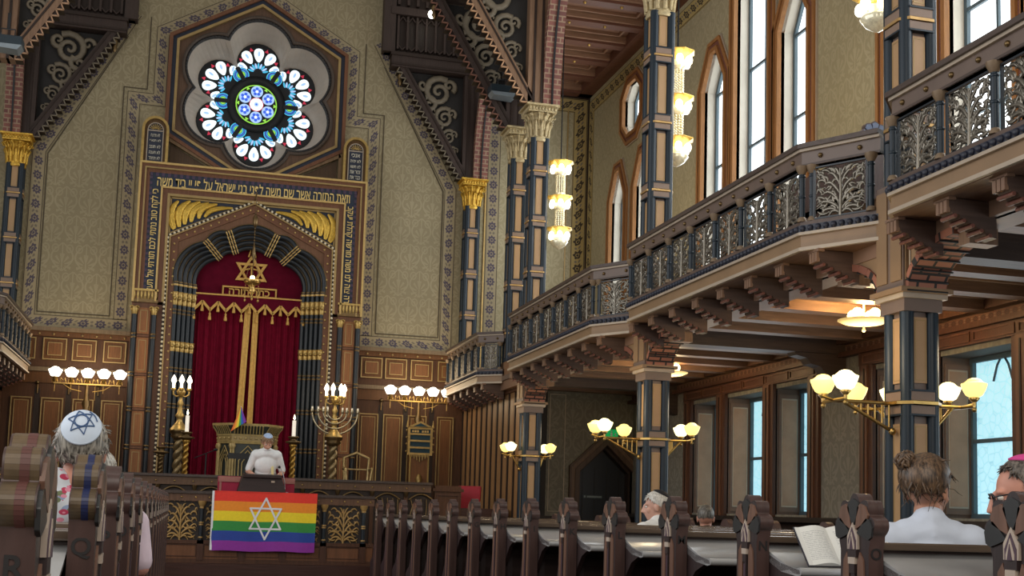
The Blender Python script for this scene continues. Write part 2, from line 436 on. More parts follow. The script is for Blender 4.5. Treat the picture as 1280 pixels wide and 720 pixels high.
def window(op, low):
    wn[0] += 1
    P = opening_poly(op); a, c, lo, up = op; zb = min(z for _, z in P); zt = max(z for _, z in P); w = c-a
    xg = XO+(.40 if low else .22)
    f = MB(); f.ring(P, offset(P, -.055), xg-.03, xg+.06, 'X', 0)
    o = struct(f.build('window_%d' % wn[0], LEAD))
    g = MB(); Q = offset(P, -.03); g.prism(Q, xg+.02, xg+.03, 'X'); g.build('pane', LOWG if low else SKYG, o)
    g = MB()
    if w > .7:
        g.box(xg-.02, xg+.015, (a+c)/2-(.0 if not low else .12)-.018, (a+c)/2-(.0 if not low else .12)+.018, zb, zt-.03)
    k = zb+ (.86 if low else 1.05)
    while k < zt-.2:
        g.box(xg-.025, xg+.012, a+.04, c-.04, k-.022, k+.022); k += .86 if low else 1.25
    if low:
        g.tube([(xg, (a+c)/2+.1+.16*t, zt-.03-.26*t*t) for t in (-1, -.6, -.2, .2, .6, 1)], .014, 5)
    g.build('glazing_bar', LEAD, o)
for op in low_ops: window(op, True)
for op in up_ops: window(op, False)
window(oct_ops[0], False)
# orange oak mouldings round the upper openings, beaded edge
tn = [0]
def trimname():
    tn[0] += 1; return 'trim_%d' % tn[0]
for op in up_ops+oct_ops:
    P = opening_poly(op); f = MB()
    f.ring(offset(P, .07), P, XO-.07, XO+.05, 'X', 0)
    f.ring(offset(P, .15), offset(P, .07), XO-.035, XO+.02, 'X', 1)
    f.ring(offset(P, .21), offset(P, .15), XO-.06, XO+.02, 'X', 0)
    f.ring(offset(P, .235), offset(P, .21), XO-.03, XO+.02, 'X', 2)
    Q = offset(P, -.06)
    struct(f.build(trimname(), [ORANGE, mat('bead_band', '#6f4336', .6, var=.5, scale=60), GREYL]))
# brown oak framing of the lower window wall: pilasters, header frieze, dado
f = MB()
for yc in (5.70, 11.27, 16.86):
    for y0, y1 in ((yc-2.28, yc-1.98), (yc-.98, yc-.64), (yc+.64, yc+.98), (yc+1.98, yc+2.28)):
        f.box(XO-.05, XO+.02, y0, y1, 1.2, 3.14, 0); f.box(XO-.075, XO, y0+.09, y1-.09, 1.2, 3.14, 1); f.box(XO-.085, XO, (y0+y1)/2-.012, (y0+y1)/2+.012, 1.25, 3.1, 2)
    f.box(XO-.06, XO+.02, yc-2.28, yc+2.28, 3.14, 3.3, 0)
    for k in range(6):
        y = yc-2.2+k*.74; f.rframe(y, y+.68, 3.165, 3.275, .015, XO-.075, XO-.05, 'X', 1)
f.box(XO-.12, XO, -3, 21.7, 3.3, 3.36, 0); f.box(XO-.16, XO, -3, 21.7, 3.46, 3.6, 3)
struct(f.build(trimname(), [WRED, wood('lighter_red_oak', '#5e4030', .5), WDARK, wood('cornice_oak', '#4e3628', .5)]))
f = MB(); f.strip([(XO-.02, -3, 3.41), (XO-.02, 21.7, 3.41)], .1, (-1, 0, 0)); struct(f.build(trimname(), rosettes('egg_frieze', '#5f4030', '#38231b', .13, '#2c1b14')))
f = MB(); f.box(XO-.06, XO, -3, 21.7, 0, 1.18, 0); f.box(XO-.22, XO+.42, -3, 21.7, 1.18, 1.25, 1)
struct(f.build('baseboard_right', [WDARK, mat('dark_sill', '#2a2422', .35)]))
# pale painted panel on each far jamb of the lower windows
f = MB()
for a, c, lo, up in low_ops:
    f.box(XO+.05, XO+.37, c-.012, c+.001, 1.32, 3.0, 0); f.box(XO+.085, XO+.335, c-.016, c-.01, 1.39, 2.94, 1); f.box(XO+.1, XO+.32, c-.02, c-.014, 1.41, 2.92, 2)
struct(f.build(trimname(), [mat('mauve_reveal_paint', '#6b5446', .6), GREYL, mat('brown_reveal_panel', '#9c7b62', .6)]))

# ---- lower end wall of the aisle with pointed doorway
YE = 21.7; DX = 7.58
b = MB()
dw = .56
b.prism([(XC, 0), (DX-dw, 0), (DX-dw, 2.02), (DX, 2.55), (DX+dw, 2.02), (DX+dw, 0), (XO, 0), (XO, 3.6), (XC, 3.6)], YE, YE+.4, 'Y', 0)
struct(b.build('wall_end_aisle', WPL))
f = MB()
P = [(DX-dw, 0), (DX-dw, 2.02), (DX, 2.55), (DX+dw, 2.02), (DX+dw, 0)]
def openring(b, P, d0, d1, y0, y1, m):
    def off(P, d):
        out = []
        for i, (x, z) in enumerate(P):
            if i in (0, len(P)-1): out.append((x+(-d if x < DX else d), z))
            elif abs(x-DX) < 1e-6: out.append((x, z+d*1.38))
            else: out.append((x+(-d if x < DX else d), z+d*.45))
        return out
    A, B = off(P, d0), off(P, d1)
    for i in range(len(P)-1):
        b.slab([(A[i][0], y0, A[i][1]), (A[i+1][0], y0, A[i+1][1]), (B[i+1][0], y0, B[i+1][1]), (B[i][0], y0, B[i][1])], (0, y1-y0, 0), m)
openring(f, P, -.03, .06, YE-.06, YE+.3, 0); openring(f, P, .06, .13, YE-.04, YE+.02, 1); openring(f, P, .13, .17, YE-.07, YE+.02, 0); openring(f, P, -.08, -.03, YE+.1, YE+.3, 2)
struct(f.build(trimname(), [wood('door_case_oak', '#4f3d31', .5), wood('door_case_mid', '#65503f', .5), WDARK]))
f = MB(); f.prism([(DX-dw, 0), (DX-dw, 2.02), (DX, 2.55), (DX+dw, 2.02), (DX+dw, 0)][::-1], YE+.3, YE+.36, 'Y')
for x in (-.36, -.12, .12, .36): f.box(DX+x-.008, DX+x+.008, YE+.285, YE+.31, 0, 2.1, 1)
d = struct(f.build('door_1', [mat('blue_black_door', '#151b24', .4), mat('door_groove', '#0c0f14', .5)]))
f = MB(); f.box(DX-.36, DX+.05, YE+.275, YE+.29, 1.5, 1.58); f.build('door_sign', mat('dark_sign_plate', '#1d2830', .4), d)
f = MB(); f.box(DX-.335, DX-.30, YE+.268, YE+.276, 1.522, 1.56); f.box(DX-.275, DX+.02, YE+.268, YE+.276, 1.522, 1.558); f.build('pale_strip', mat('sign_strip', '#7d8a8c', .5), kids(d)[0])
f = MB(); f.ball((DX+.42, YE+.25, 1.05), .03); f.bar((DX+.42, YE+.26, 1.05), (DX+.42, YE+.3, 1.05), .02, .02); f.build('door_handle', BRASS, d)
f = MB(); f.box(XC+.15, XO, YE-.03, YE, 0, .95, 0); f.box(XC+.15, XO, YE-.06, YE, .95, 1.02, 0)
f2 = MB()
for x0, x1 in ((XC+.15, DX-dw-.17), (DX+dw+.17, XO-.02)): 
    f2.box(x0, x1, YE-.03, YE, 0, 1.1, 0); f2.box(x0, x1, YE-.06, YE, 1.1, 1.16, 0)
struct(f2.build('baseboard_end', WDARK))
f = MB(); f.rframe(XC+.95, DX-.82, 1.24, 3.42, .012, YE-.012, YE, 'Y', 0); f.box(XC+.78, XC+.9, YE-.02, YE, 1.16, 3.5, 1); struct(f.build(trimname(), [GREYL, bricks('narrow_brick_edge', '#5a3a30', '#3f2a24', '#1c1512', 1.0, .12, .06)]))

# ---- slatted oak partition under the gallery by the bimah
f = MB(); f.box(XC-.02, XC+.06, 20.0, YW, 0, 3.5, 0)
y = 20.05
while y < 24.7:
    f.box(XC-.05, XC, y, y+.045, .95, 3.3, 1); f.box(XC-.04, XC, y+.075, y+.36, .95, 3.3, 2); f.box(XC-.045, XC-.03, y+.105, y+.33, 1.05, 3.2, 3); y += .42
f.box(XC-.07, XC+.06, 20.0, YW, 3.3, 3.62, 0); f.box(XC-.08, XC, 20.0, YW, .85, .95, 1); f.box(XC-.06, XC, 20.0, YW, 0, .85, 1)
struct(f.build('wall_partition', [WMID, WDARK, wood('partition_oak', '#7b5c3c', .45), wood('partition_panel', '#8a6846', .45)]))

# ---- gallery floor, lower and upper aisle ceilings
f = MB(); f.box(XC-.15, XO, -3, YW, 3.6, 3.86, 0)
struct(f.build('ceiling_lower_aisle', wood('aisle_ceiling_boards', '#86654a', .5, along='X')))
f = MB(); y = -2.6
while y < 21.5:
    f.box(XC, XO, y, y+.2, 3.45, 3.6, 0); f.box(XC, XO, y-.05, y+.25, 3.56, 3.6, 1); y += .795
struct(f.build(trimname(), [wood('aisle_beam', '#6d5340', .5, along='X'), wood('aisle_beam_edge', '#8e6f52', .5, along='X')]))
f = MB(); f.box(XC-.16, XC+.16, -3, YW, 3.36, 3.62, 0); f.box(XC-.19, XC+.19, -3, YW, 3.52, 3.6, 1)
struct(f.build(trimname(), [TANB, RAILP]))
f = MB(); f.box(XC+.31, XO, -3, YW, 10.5, 10.6, 0)
y = .3
while y < YW-.3:
    f.box(XC+.31, XO, y, y+.34, 10.36, 10.5, 1); f.box(XC+.31, XO, y+.06, y+.28, 10.31, 10.36, 2)
    f.rframe(XC+.35, XO-.45, y+.42, y+.86, .04, 10.44, 10.5, 'Z', 1)
    for q in (.9, 1.6): f.ball((XC+q, y+.17, 10.31), .035, 3, 8, 5)
    y += .93
f.box(XO-.3, XO, -3, YW, 10.3, 10.5, 2); f.box(XC+.31, XO, YW-.25, YW, 10.3, 10.5, 2)
struct(f.build('ceiling_upper_aisle', [wood('upper_ceiling', '#7c5a46', .5, along='X'), wood('upper_beam', '#8d6b54', .5, along='X'), wood('upper_beam_dark', '#654234', .5, along='X'), BRASS]))
# painted borders of the aisle's upper end
SB = rosettes('scroll_end_border', '#a08c58', '#3a3022', .3, petals=6)
f = MB(); f.strip([(XO-.2, YW-.004, 4.0), (XO-.2, YW-.004, 10.1), (XC+.2, YW-.004, 10.1)], .32, (0, -1, 0)); struct(f.build(trimname(), SB))
f = MB(); f.box(XC+.2, XO, YW-.03, YW, 10.26, 10.34, 0); f.box(XO-.04, XO, YW-.04, YW, 3.9, 10.3, 0); f.box(XO-.5, XO-.475, YW-.02, YW, 3.9, 10.0, 1); struct(f.build(trimname(), [WDARK, GLINE]))
f = MB(); f.strip([(XO-.004, 24.6, 4.0), (XO-.004, 24.6, 10.05), (XO-.004, .5, 10.05)], .3, (-1, 0, 0)); struct(f.build(trimname(), SB))

# ---- wallpaper borders on the ark wall
def bs(pts, wid=.26, m=BORD):
    f = MB(); f.strip([(x, YW-.004, z) for x, z in pts], wid, (0, -1, 0)); struct(f.build(trimname(), m))
    g = MB()
    for sgn in (-1, 1):
        pass
ho = hexpt(RHEX+.15)
bs([(-1.44, 4.72), (-1.44, 9.2), (ho[4][0]-.0, 9.2), (ho[5][0], ho[5][1]), (ho[0][0], ho[0][1]), (ho[1][0], ho[1][1]), (ho[1][0], 9.2), (3.38, 9.2), (3.38, 4.72)])
bs([(-1.31, 4.6), (-3.13, 4.6), (-3.13, 7.95), (-1.5, 10.95)])
bs([(3.25, 4.6), (5.05, 4.6), (5.05, 7.95), (3.42, 10.95)])
f = MB()
for pts in ([(-1.64, 4.78), (-2.97, 4.78), (-2.97, 7.9), (-1.62, 10.45)], [(3.58, 4.78), (4.89, 4.78), (4.89, 7.9), (3.54, 10.45)], [(-1.64, 4.78), (-1.64, 9.4), (-1.2, 9.4), (-1.2, 10.9)], [(3.58, 4.78), (3.58, 9.4), (3.14, 9.4), (3.14, 10.9)]):
    f.strip([(x, YW-.003, z) for x, z in pts], .02, (0, -1, 0))
struct(f.build(trimname(), mat('border_line', '#4a4030', .8)))
# right of the corner column: narrow strip of border
bs([(5.98, 4.4), (5.98, 10.2)], .28)
f = MB(); f.box(5.80, 5.83, YW-.03, YW, 4.2, 10.2); struct(f.build(trimname(), GOLDL))

# ---- wainscot of the ark wall
def panel(f, x0, x1, z0, z1, y, big):
    f.box(x0, x1, y-.03, y, z0, z1, 1)
    f.rframe(x0, x1, z0, z1, .02, y-.05, y-.02, 'Y', 2)
    t = .06 if big else .085
    f.box(x0+t, x1-t, y-.055, y-.02, z0+t, z1-t, 3)
    f.rframe(x0+t, x1-t, z0+t, z1-t, .013, y-.062, y-.05, 'Y', 2)
for xa, xb, ups, talls in ((-3.6, -1.22, [(-3.32, -2.93), (-2.8, -2.37), (-2.27, -1.83), (-1.7, -1.28)], [(-3.31, -2.93), (-2.77, -2.37), (-2.2, -1.82), (-1.68, -1.28)]),
                           (3.22, 5.5, [(3.3, 3.74), (3.8, 4.25), (4.33, 4.79), (4.9, 5.3)], [(3.29, 3.7), (3.8, 4.21), (4.31, 4.7), (4.92, 5.27)])):
    f = MB(); y = YW-.06
    f.box(xa, xb, y, YW, 0, 4.47, 0)
    f.box(xa, xb, y-.1, YW, 4.4, 4.48, 4); f.box(xa, xb, y-.04, YW, 4.3, 4.4, 1); f.box(xa, xb, y-.09, YW, 3.62, 3.7, 4); f.box(xa, xb, y-.03, YW, 3.4, 3.62, 1)
    x = xa+.2
    while x < xb: f.ball((x, y-.05, 4.345), .022, 2, 8, 5); x += .26
    for x0, x1 in ups: panel(f, x0, x1, 3.85, 4.27, y, False)
    for x0, x1 in talls: panel(f, x0, x1, 1.1, 3.12, y, True)
    for (x0, x1), (x2, x3) in zip(talls, talls[1:]):
        f.box((x1+x2)/2-.05, (x1+x2)/2+.05, y-.012, y, .7, 3.3, 5); f.ball(((x1+x2)/2, y-.05, 3.4), .04, 6, 8, 5); f.cyl((x1+x2)/2, y-.03, 3.2, 3.4, .018, 6, 6)
    struct(f.build(trimname(), [WMID, wood('wainscot_brown', '#5a3819', .52), GLINE, WPAN, wood('cornice_grey_oak', '#6e5c46', .5), WDARK, BRONZE]))
# ================================================================ ROSE WINDOW
def sexfoil(d, r, cx, cz, n=16):
    out = []
    for l in range(6):
        phi = 90-60*l
        for i in range(n):
            de = radians(30-60*i/n); th = radians(phi)+de
            q = r*r-(d*sin(de))**2
            rho = d*cos(de)+math.sqrt(max(0, q))
            out.append((cx+rho*cos(th), cz+rho*sin(th)))
    return out
def hexloop(R, cx, cz, n=16):
    v = [(cx+R*cos(radians(120-60*k)), cz+R*sin(radians(120-60*k))) for k in range(7)]
    # pointy-top hexagon sampled at the same angles as the sexfoil
    out = []
    for l in range(6):
        phi = 90-60*l
        for i in range(n):
            th = phi+30-60*i/n
            k = ((th-60) % 60)          # edges of a pointy hexagon have normals at 0,60..
            a = radians(((th % 60)-30)) # angle from the edge normal at 30+60k? normals at 0,60,120
            nrm = round(th/60.0)*60
            rho = R*cos(radians(30))/cos(radians(th-nrm)); out.append((cx+rho*cos(radians(th)), cz+rho*sin(radians(th))))
    return out
YG = 25.42
ro = MB()
O0 = sexfoil(.9, .64, RCX, RCZ)
ro.ring(hexloop(2.07, RCX, RCZ), hexloop(1.99, RCX, RCZ), YW-.16, YW+.1, 'Y', 0)
ro.ring(hexloop(1.99, RCX, RCZ), hexloop(1.9, RCX, RCZ), YW-.1, YW+.1, 'Y', 1)
ro.ring(hexloop(1.9, RCX, RCZ), hexloop(1.84, RCX, RCZ), YW-.13, YW+.1, 'Y', 2)
win = struct(ro.build('window_1', [WARK, NAVY, GLINE]))
b = MB(); b.ring(hexloop(1.86, RCX, RCZ), sexfoil(.9, .74, RCX, RCZ), YW-.06, YW+.06, 'Y', 0)
b.build('spandrel_panel', [wood('rose_spandrel_oak', '#5d4636', .5)], win)
b = MB(); b.ring(sexfoil(.9, .75, RCX, RCZ), sexfoil(.9, .69, RCX, RCZ), YW-.11, YW+.06, 'Y', 0, True); b.ring(sexfoil(.9, .69, RCX, RCZ), O0, YW-.08, YW+.06, 'Y', 1, True)
n96 = sexfoil(.9, .665, RCX, RCZ, 26)
for i in range(0, len(n96)): b.ball((n96[i][0], YW-.085, n96[i][1]), .022, 1, 5, 4)
b.build('foiled_moulding', [wood('foil_moulding', '#4b4038', .5), mat('foil_edge', '#2c2b2c', .5)], win)
# splayed plaster reveal
I0 = sexfoil(.88, .445, RCX, RCZ+.0)
b = MB(); n = len(O0)
vs = [(x, YW-.02, z) for x, z in O0]+[(x, YG, z) for x, z in I0]
b.add(vs, [(i, (i+1) % n, n+(i+1) % n, n+i) for i in range(n)], 0, False)
b.build('reveal', mat('rose_reveal_plaster', '#b3a799', .8, 0, .1, 3), win)
# flower frame of side triangles below the rose
b = MB()
for s in (-1, 1):
    X = lambda v: RCX+s*v
    b.bar((X(1.72), YW-.1, 8.42), (X(.62), YW-.1, 7.84), .09, .06, 1, (0,-1,0)); b.bar((X(1.72), YW-.1, 7.8), (X(1.72), YW-.1, 8.5), .07, .06, 1, (0,-1,0))
    pl = [(X(1.66), 7.8), (X(1.66), 8.32), (X(.72), 7.8)]
    b.prism(pl if s > 0 else pl[::-1], YW-.05, YW, 'Y', 0); b.box(min(X(1.76), X(2.0)), max(X(1.76), X(2.0)), YW-.05, YW, 7.7, 8.6, 2)
    for k in range(9): b.ball((X(1.6-.085*k), YW-.05, 7.86), .02, 2, 5, 4)
b.build('corner_panel', [wood('corner_panel_oak', '#4d3a28', .5), wood('corner_mould', '#7a6247', .5), NAVY], win)
# tracery: dark plate with rings
TR = mat('tracery_iron', '#0d1218', .6)
b = MB(); b.prism(sexfoil(.88, .46, RCX, RCZ), YG, YG+.05, 'Y')
b.ring([(RCX+.60*cos(2*pi*i/48), RCZ+.60*sin(2*pi*i/48)) for i in range(48)], [(RCX+.44*cos(2*pi*i/48), RCZ+.44*sin(2*pi*i/48)) for i in range(48)], YG-.06, YG, 'Y', 0, True)
b.build('tracery', TR, win)
# stained glass
GW = glow('white_stained_glass', '#e6f6fb', 1.1); GC = glow('cyan_stained_glass', '#48b4dc', .75); GBL = glow('blue_stained_glass', '#3a62d8', .7)
GR = glow('red_stained_glass', '#c8304a', .55); GG = glow('green_stained_glass', '#8fd24a', .8); GLB = glow('pale_blue_stained_glass', '#a4c4f0', .8)
g = MB()
def disc(c, r, dy, m, n=20, rot=0, ax=1.0, ay=1.0):
    pts = []
    for i in range(n):
        a = 2*pi*i/n; x = r*ax*cos(a); y = r*ay*sin(a)
        pts.append((RCX+c[0]+x*cos(rot)-y*sin(rot), RCZ+c[1]+x*sin(rot)+y*cos(rot)))
    g.prism(pts, YG-dy-.006, YG-dy, 'Y', m)
for l in range(6):
    ph = radians(90-60*l); D = Vector((cos(ph), sin(ph))); T = Vector((-sin(ph), cos(ph)))
    disc(D*.88, .425, .004, 6, 28)
    for k in (-1.5, -.5, .5, 1.5):
        a = ph+radians(37*k); e = Vector((cos(a), sin(a))); disc(D*.68+e*(.51 if abs(k) < 1 else .44), .05, .012, 3, 3, a)
    base = D*.68
    for k in range(-2, 3):
        a = ph+radians(36*k); e = Vector((cos(a), sin(a)))
        L = .385 if abs(k) < 2 else .34
        pts = []
        for i in range(22):
            t = 2*pi*i/22; u = (.150 if abs(k) < 2 else .105)*cos(t); w = .098*sin(t)*(1+.35*cos(t))*(1 if abs(k) < 2 else .72)
            pts.append((RCX+base.x+e.x*(L+u)-e.y*w, RCZ+base.y+e.y*(L+u)+e.x*w))
        g.prism(pts, YG-.026, YG-.02, 'Y', 0)
        disc(base+e*(L+.03), .05, .03, 5, 12, a, 1.2, .55)
    for k in range(-4, 5):
        a = ph+radians(18.5*k); e = Vector((cos(a), sin(a)))
        disc(base+e*.155, .062, .026, 5 if k % 2 else 1, 10, a, 1.0, .34)
    for s in (-1, 1):
        c = D*.60+T*s*.325
        disc(c, .16, .03, 6, 22); disc(c, .15, .034, 1, 22); disc(c, .128, .038, 6, 22); disc(c, .119, .042, 2, 20); disc(c, .10, .046, 6, 20); disc(c, .091, .05, 1, 16); disc(c, .07, .054, 6, 14); disc(c, .062, .058, 4, 14)
    a = ph+pi/6; e = Vector((cos(a), sin(a))); q = Vector((-e.y, e.x))*.045; P4 = [e*.55-q, e*.86-q, e*.86+q, e*.55+q]
    g.prism([(RCX+p.x, RCZ+p.y) for p in P4], YG-.075, YG-.01, 'Y', 6)
disc(Vector((0, 0)), .425, .012, 4, 36)
disc(Vector((0, 0)), .40, .018, 6, 36)
for l in range(6):
    a = radians(90-60*l); c = Vector((cos(a), sin(a)))
    disc(c*.275, .125, .026, 5, 20)
    for k in range(5):
        e = Vector((cos(a+1.257*k), sin(a+1.257*k))); disc(c*.275+e*.06, .035, .032, 2, 8)
    disc(c*.275, .03, .036, 0, 8)
    e = Vector((cos(a+pi/6), sin(a+pi/6))); disc(e*.375, .045, .026, 4, 3, a+pi/6)
disc(Vector((0, 0)), .15, .026, 3, 20); disc(Vector((0, 0)), .135, .03, 0, 20); disc(Vector((0, 0)), .05, .034, 5, 14); disc(Vector((0, 0)), .02, .038, 2, 8)
g.build('stained_glass', [GW, GC, GBL, GR, GG, GLB, TR], win)

# ================================================================ TORAH ARK
AX, YA = 1.0, 24.35
ZP = 1.25        # ark platform
def mx(b, fn):
    for s in (-1, 1): fn(s)
def xr(a, c, s): return (min(AX+s*a, AX+s*c), max(AX+s*a, AX+s*c))
ark = thing('torah_ark', 'tall carved walnut torah ark with gilded frame and trefoil arch under the rose window', 'ark', (AX, YA, ZP))
def ab(b, name, mats, **k):
    o = b.build(name, mats, ark, **k); o.matrix_parent_inverse = Matrix.Translation((-AX, -YA, -ZP)); return o
# body behind everything
b = MB()
for s in (-1, 1):
    x0, x1 = xr(1.47, 2.19, s); b.box(x0, x1, YA+.02, YW, ZP, 5.0, 0); x0, x1 = xr(1.06, 1.5, s); b.slab([(AX+s*1.5, YA+.10, ZP), (AX+s*1.02, YA+.36, ZP), (AX+s*1.02, YA+.40, ZP), (AX+s*1.5, YA+.14, ZP)], (0, 0, 4.2), 1)
pent = [(AX-1.62, ZP), (AX-1.62, 6.34), (AX, 7.2), (AX+1.62, 6.34), (AX+1.62, ZP)]
b.box(AX-2.1, AX+2.1, YA+.42, YA+.44, ZP, 5.0, 0)
ab(b, 'body', [WARK, IRON])
# gilded outer and inner frame
def uframe(b, h0, h1, z0, zt0, zt1, y0, y1, m):
    """inverted U between half widths h0>h1, tops zt0>zt1"""
    for s in (-1, 1):
        x0, x1 = xr(h1, h0, s); b.box(x0, x1, y0, y1, z0, zt0, m)
    b.box(AX-h1, AX+h1, y0, y1, zt1, zt0, m)
b = MB()
uframe(b, 2.22, 2.18, 5.02, 7.8, 7.76, YA-.10, YW, 0); uframe(b, 2.18, 2.12, 5.02, 7.76, 7.7, YA-.06, YW, 1); uframe(b, 2.12, 2.09, 5.02, 7.7, 7.67, YA-.08, YW, 2); uframe(b, 2.09, 2.02, 5.05, 7.67, 7.6, YA-.03, YW, 1)
uframe(b, 1.80, 1.765, 5.05, 7.33, 7.295, YA-.09, YW, 0); uframe(b, 1.765, 1.67, 5.05, 7.295, 7.2, YA-.05, YW, 1); uframe(b, 1.67, 1.62, 5.05, 7.2, 7.15, YA-.07, YW, 2)
ab(b, 'gilded_frame', [GOLDL, WARK, GLINE])
# inscription band
b = MB(); uframe(b, 2.02, 1.80, 5.12, 7.6, 7.33, YA-.02, YW, 0)
pur = 1
for i in range(36):
    x = AX-2.0+i*4.0/35; b.box(x-.03, x+.03, YA-.03, YA, 7.53, 7.6, 1)
for i in range(22):
    z = 5.2+i*.108
    for s in (-1, 1):
        x0, x1 = xr(1.97, 2.02, s); b.box(x0, x1, YA-.03, YA, z, z+.055, 1)
band = ab(b, 'inscription_band', [mat('inscription_navy', '#152338', .55), mat('plum_dentil', '#41324a', .6)])
def heb(s): return s[::-1]
LET = mat('gilt_lettering', '#e0c37a', .4, .3, .1, 20)
def lettering(body, M, fit, height, par=band, m=LET):
    o = textmesh(heb(body), .2, .006, m, 'gilt_inscription', par, M, .0015, fit, height); return o
lettering('וזאת התורה אשר שם משה לפני בני ישראל על פי יי ביד משה', wallM(AX, YA-.03, 7.445), 3.76, .215)
lettering('תורה צוה לנו משה מורשה קהלת יעקב', wallM(AX+1.895, YA-.03, 6.22, -90), 2.1, .18)
lettering('כי לקח טוב נתתי לכם תורתי אל תעזבו', wallM(AX-1.895, YA-.03, 6.22, 90), 2.1, .18)
# palmette spandrels
gold_f = mat('embossed_gold', '#c9a545', .38, .6, .2, 30, .3)
for s in (-1, 1):
    b = MB()
    P = [(AX+s*1.62, 7.15), (AX+s*1.62, 6.37), (AX+s*.08, 7.15)]
    b.prism(P if s < 0 else P[::-1], YA+.02, YA+.3, 'Y', 0)
    E = [(AX+s*1.6, 7.13), (AX+s*1.6, 6.42), (AX+s*.16, 7.13)]
    for p, q in zip(E, E[1:]+E[:1]): b.bar((p[0], YA+.01, p[1]), (q[0], YA+.01, q[1]), .03, .03, 1, (0,-1,0))
    pan = ab(b, 'spandrel_panel', [NAVY, GLINE])
    # feathers fanning from the lower outer corner
    spec = [(1.52, 6.5, 1.56, 6.86, .5), (1.5, 6.52, 1.46, 7.08, .8), (1.42, 6.56, 1.24, 7.1, .9), (1.32, 6.62, 1.05, 7.1, .9), (1.2, 6.68, .88, 7.09, .85), (1.06, 6.76, .72, 7.08, .75), (.95, 6.8, .42, 7.03, .6)]
    for (a, z0, c, z1, wv) in spec:
        f = MB(); pts = []; R = []
        n = 12
        for i in range(n+1):
            t = i/n; bx = (1-t)*a+t*c-.10*sin(pi*t)*(-1); bz = (1-t)*z0+t*z1+.05*sin(pi*t)
            pts.append((AX+s*bx, YA-.005, bz)); R.append((.012+.068*wv*sin(pi*min(1, .10+t*.86))**.9)*(1+.12*(i % 2)))
        f.tube(pts, R, 8, 0, flat=.35, up=(0,-1,0)); f.tube([(p[0], p[1]-.028, p[2]) for p in pts[1:-1]], .008, 4, 0)
        o = f.build('gold_feather', gold_f, pan); 
# gable mouldings and beaded jambs
b = MB()
gp = [(-1.60, ZP), (-1.60, 6.36), (0, 7.2), (1.60, 6.36), (1.60, ZP)]
def gband(b, d0, d1, y0, y1, m, zb=ZP):
    def pt(d): return [(AX-1.64+d, zb), (AX-1.64+d, 6.38-d*.5), (AX, 7.22-d*1.12), (AX+1.64-d, 6.38-d*.5), (AX+1.64-d, zb)]
    A, B = pt(d0), pt(d1)
    for i in range(4):
        b.slab([(A[i][0], y0, A[i][1]), (A[i+1][0], y0, A[i+1][1]), (B[i+1][0], y0, B[i+1][1]), (B[i][0], y0, B[i][1])], (0, y1-y0, 0), m)
gband(b, 0, .05, YA-.04, YA+.2, 0); gband(b, .05, .075, YA-.06, YA+.2, 1); gband(b, .075, .22, YA-.01, YA+.25, 2)
def along(d, step):
    P = [(AX-1.64+d, ZP), (AX-1.64+d, 6.38-d*.5), (AX, 7.22-d*1.12), (AX+1.64-d, 6.38-d*.5), (AX+1.64-d, ZP)]; out = []
    for (p, q) in zip(P, P[1:]):
        p, q = Vector(p), Vector(q); n = max(1, int((q-p).length/step))
        for i in range(n): out.append(p+(q-p)*(i+.5)/n)
    return out
for p in along(.025, .085): b.ball((p.x, YA-.05, p.y), .026, 4, 6, 4)
for p in along(.15, .16): b.ball((p.x, YA-.02, p.y), .022, 3, 6, 4)
ab(b, 'beaded_gable', [WDARK, GLINE, WARK, GOLDL, mat('ivory_bead', '#d8ceb4', .4)])
# arch tympanum wall with lobed opening, then four nested dark roll mouldings
J = [(-1.42, 5.42), (-.88, 6.30), (-.46, 6.52), (.46, 6.52), (.88, 6.30), (1.42, 5.42)]
bul = [.25, .09, .17, .09, .25]
def lobes(s_, n=12):
    pts = []; c = Vector((0, 5.45))
    K = []
    for i, (x, z) in enumerate(J):
        p = Vector((x, z)); d = (c-p)
        if i in (0, 5): K.append(Vector((x-s_*(1 if x > 0 else -1)*1.0, z)))
        else: K.append(p+d.normalized()*s_)
    for i in range(5):
        p, q = K[i], K[i+1]; mid = (p+q)/2; ch = (q-p); nrm = Vector((-ch.y, ch.x)).normalized()
        sag = bul[i]*(ch.length/(Vector(J[i+1])-Vector(J[i])).length)*(.92 if i in (0, 4) else 1)
        # circular arc through p, q with sagitta
        R = (ch.length**2/4+sag**2)/(2*sag); cen = mid+nrm*(sag-R)
        a0 = math.atan2(p.y-cen.y, p.x-cen.x); a1 = math.atan2(q.y-cen.y, q.x-cen.x)
        while a1 > a0: a1 -= 2*pi
        for k in range(n+1):
            if k == 0 and i > 0: continue
            a = a0+(a1-a0)*k/n; pts.append((AX+cen.x+R*cos(a), cen.y+R*sin(a)))
    return pts, [(AX+k.x, k.y) for k in K]
L0, _ = lobes(0)
b = MB()
poly = [(AX-1.62, 5.0), (AX-1.62, 6.34), (AX, 7.16), (AX+1.62, 6.34), (AX+1.62, 5.0), (AX+1.42, 5.0)]+L0[::-1]+[(AX-1.42, 5.0)]
b.prism(poly[::-1], YA+.02, YA+.2, 'Y', 0)
ab(b, 'tympanum', [wood('tympanum_walnut', '#6f4d36', .5)])
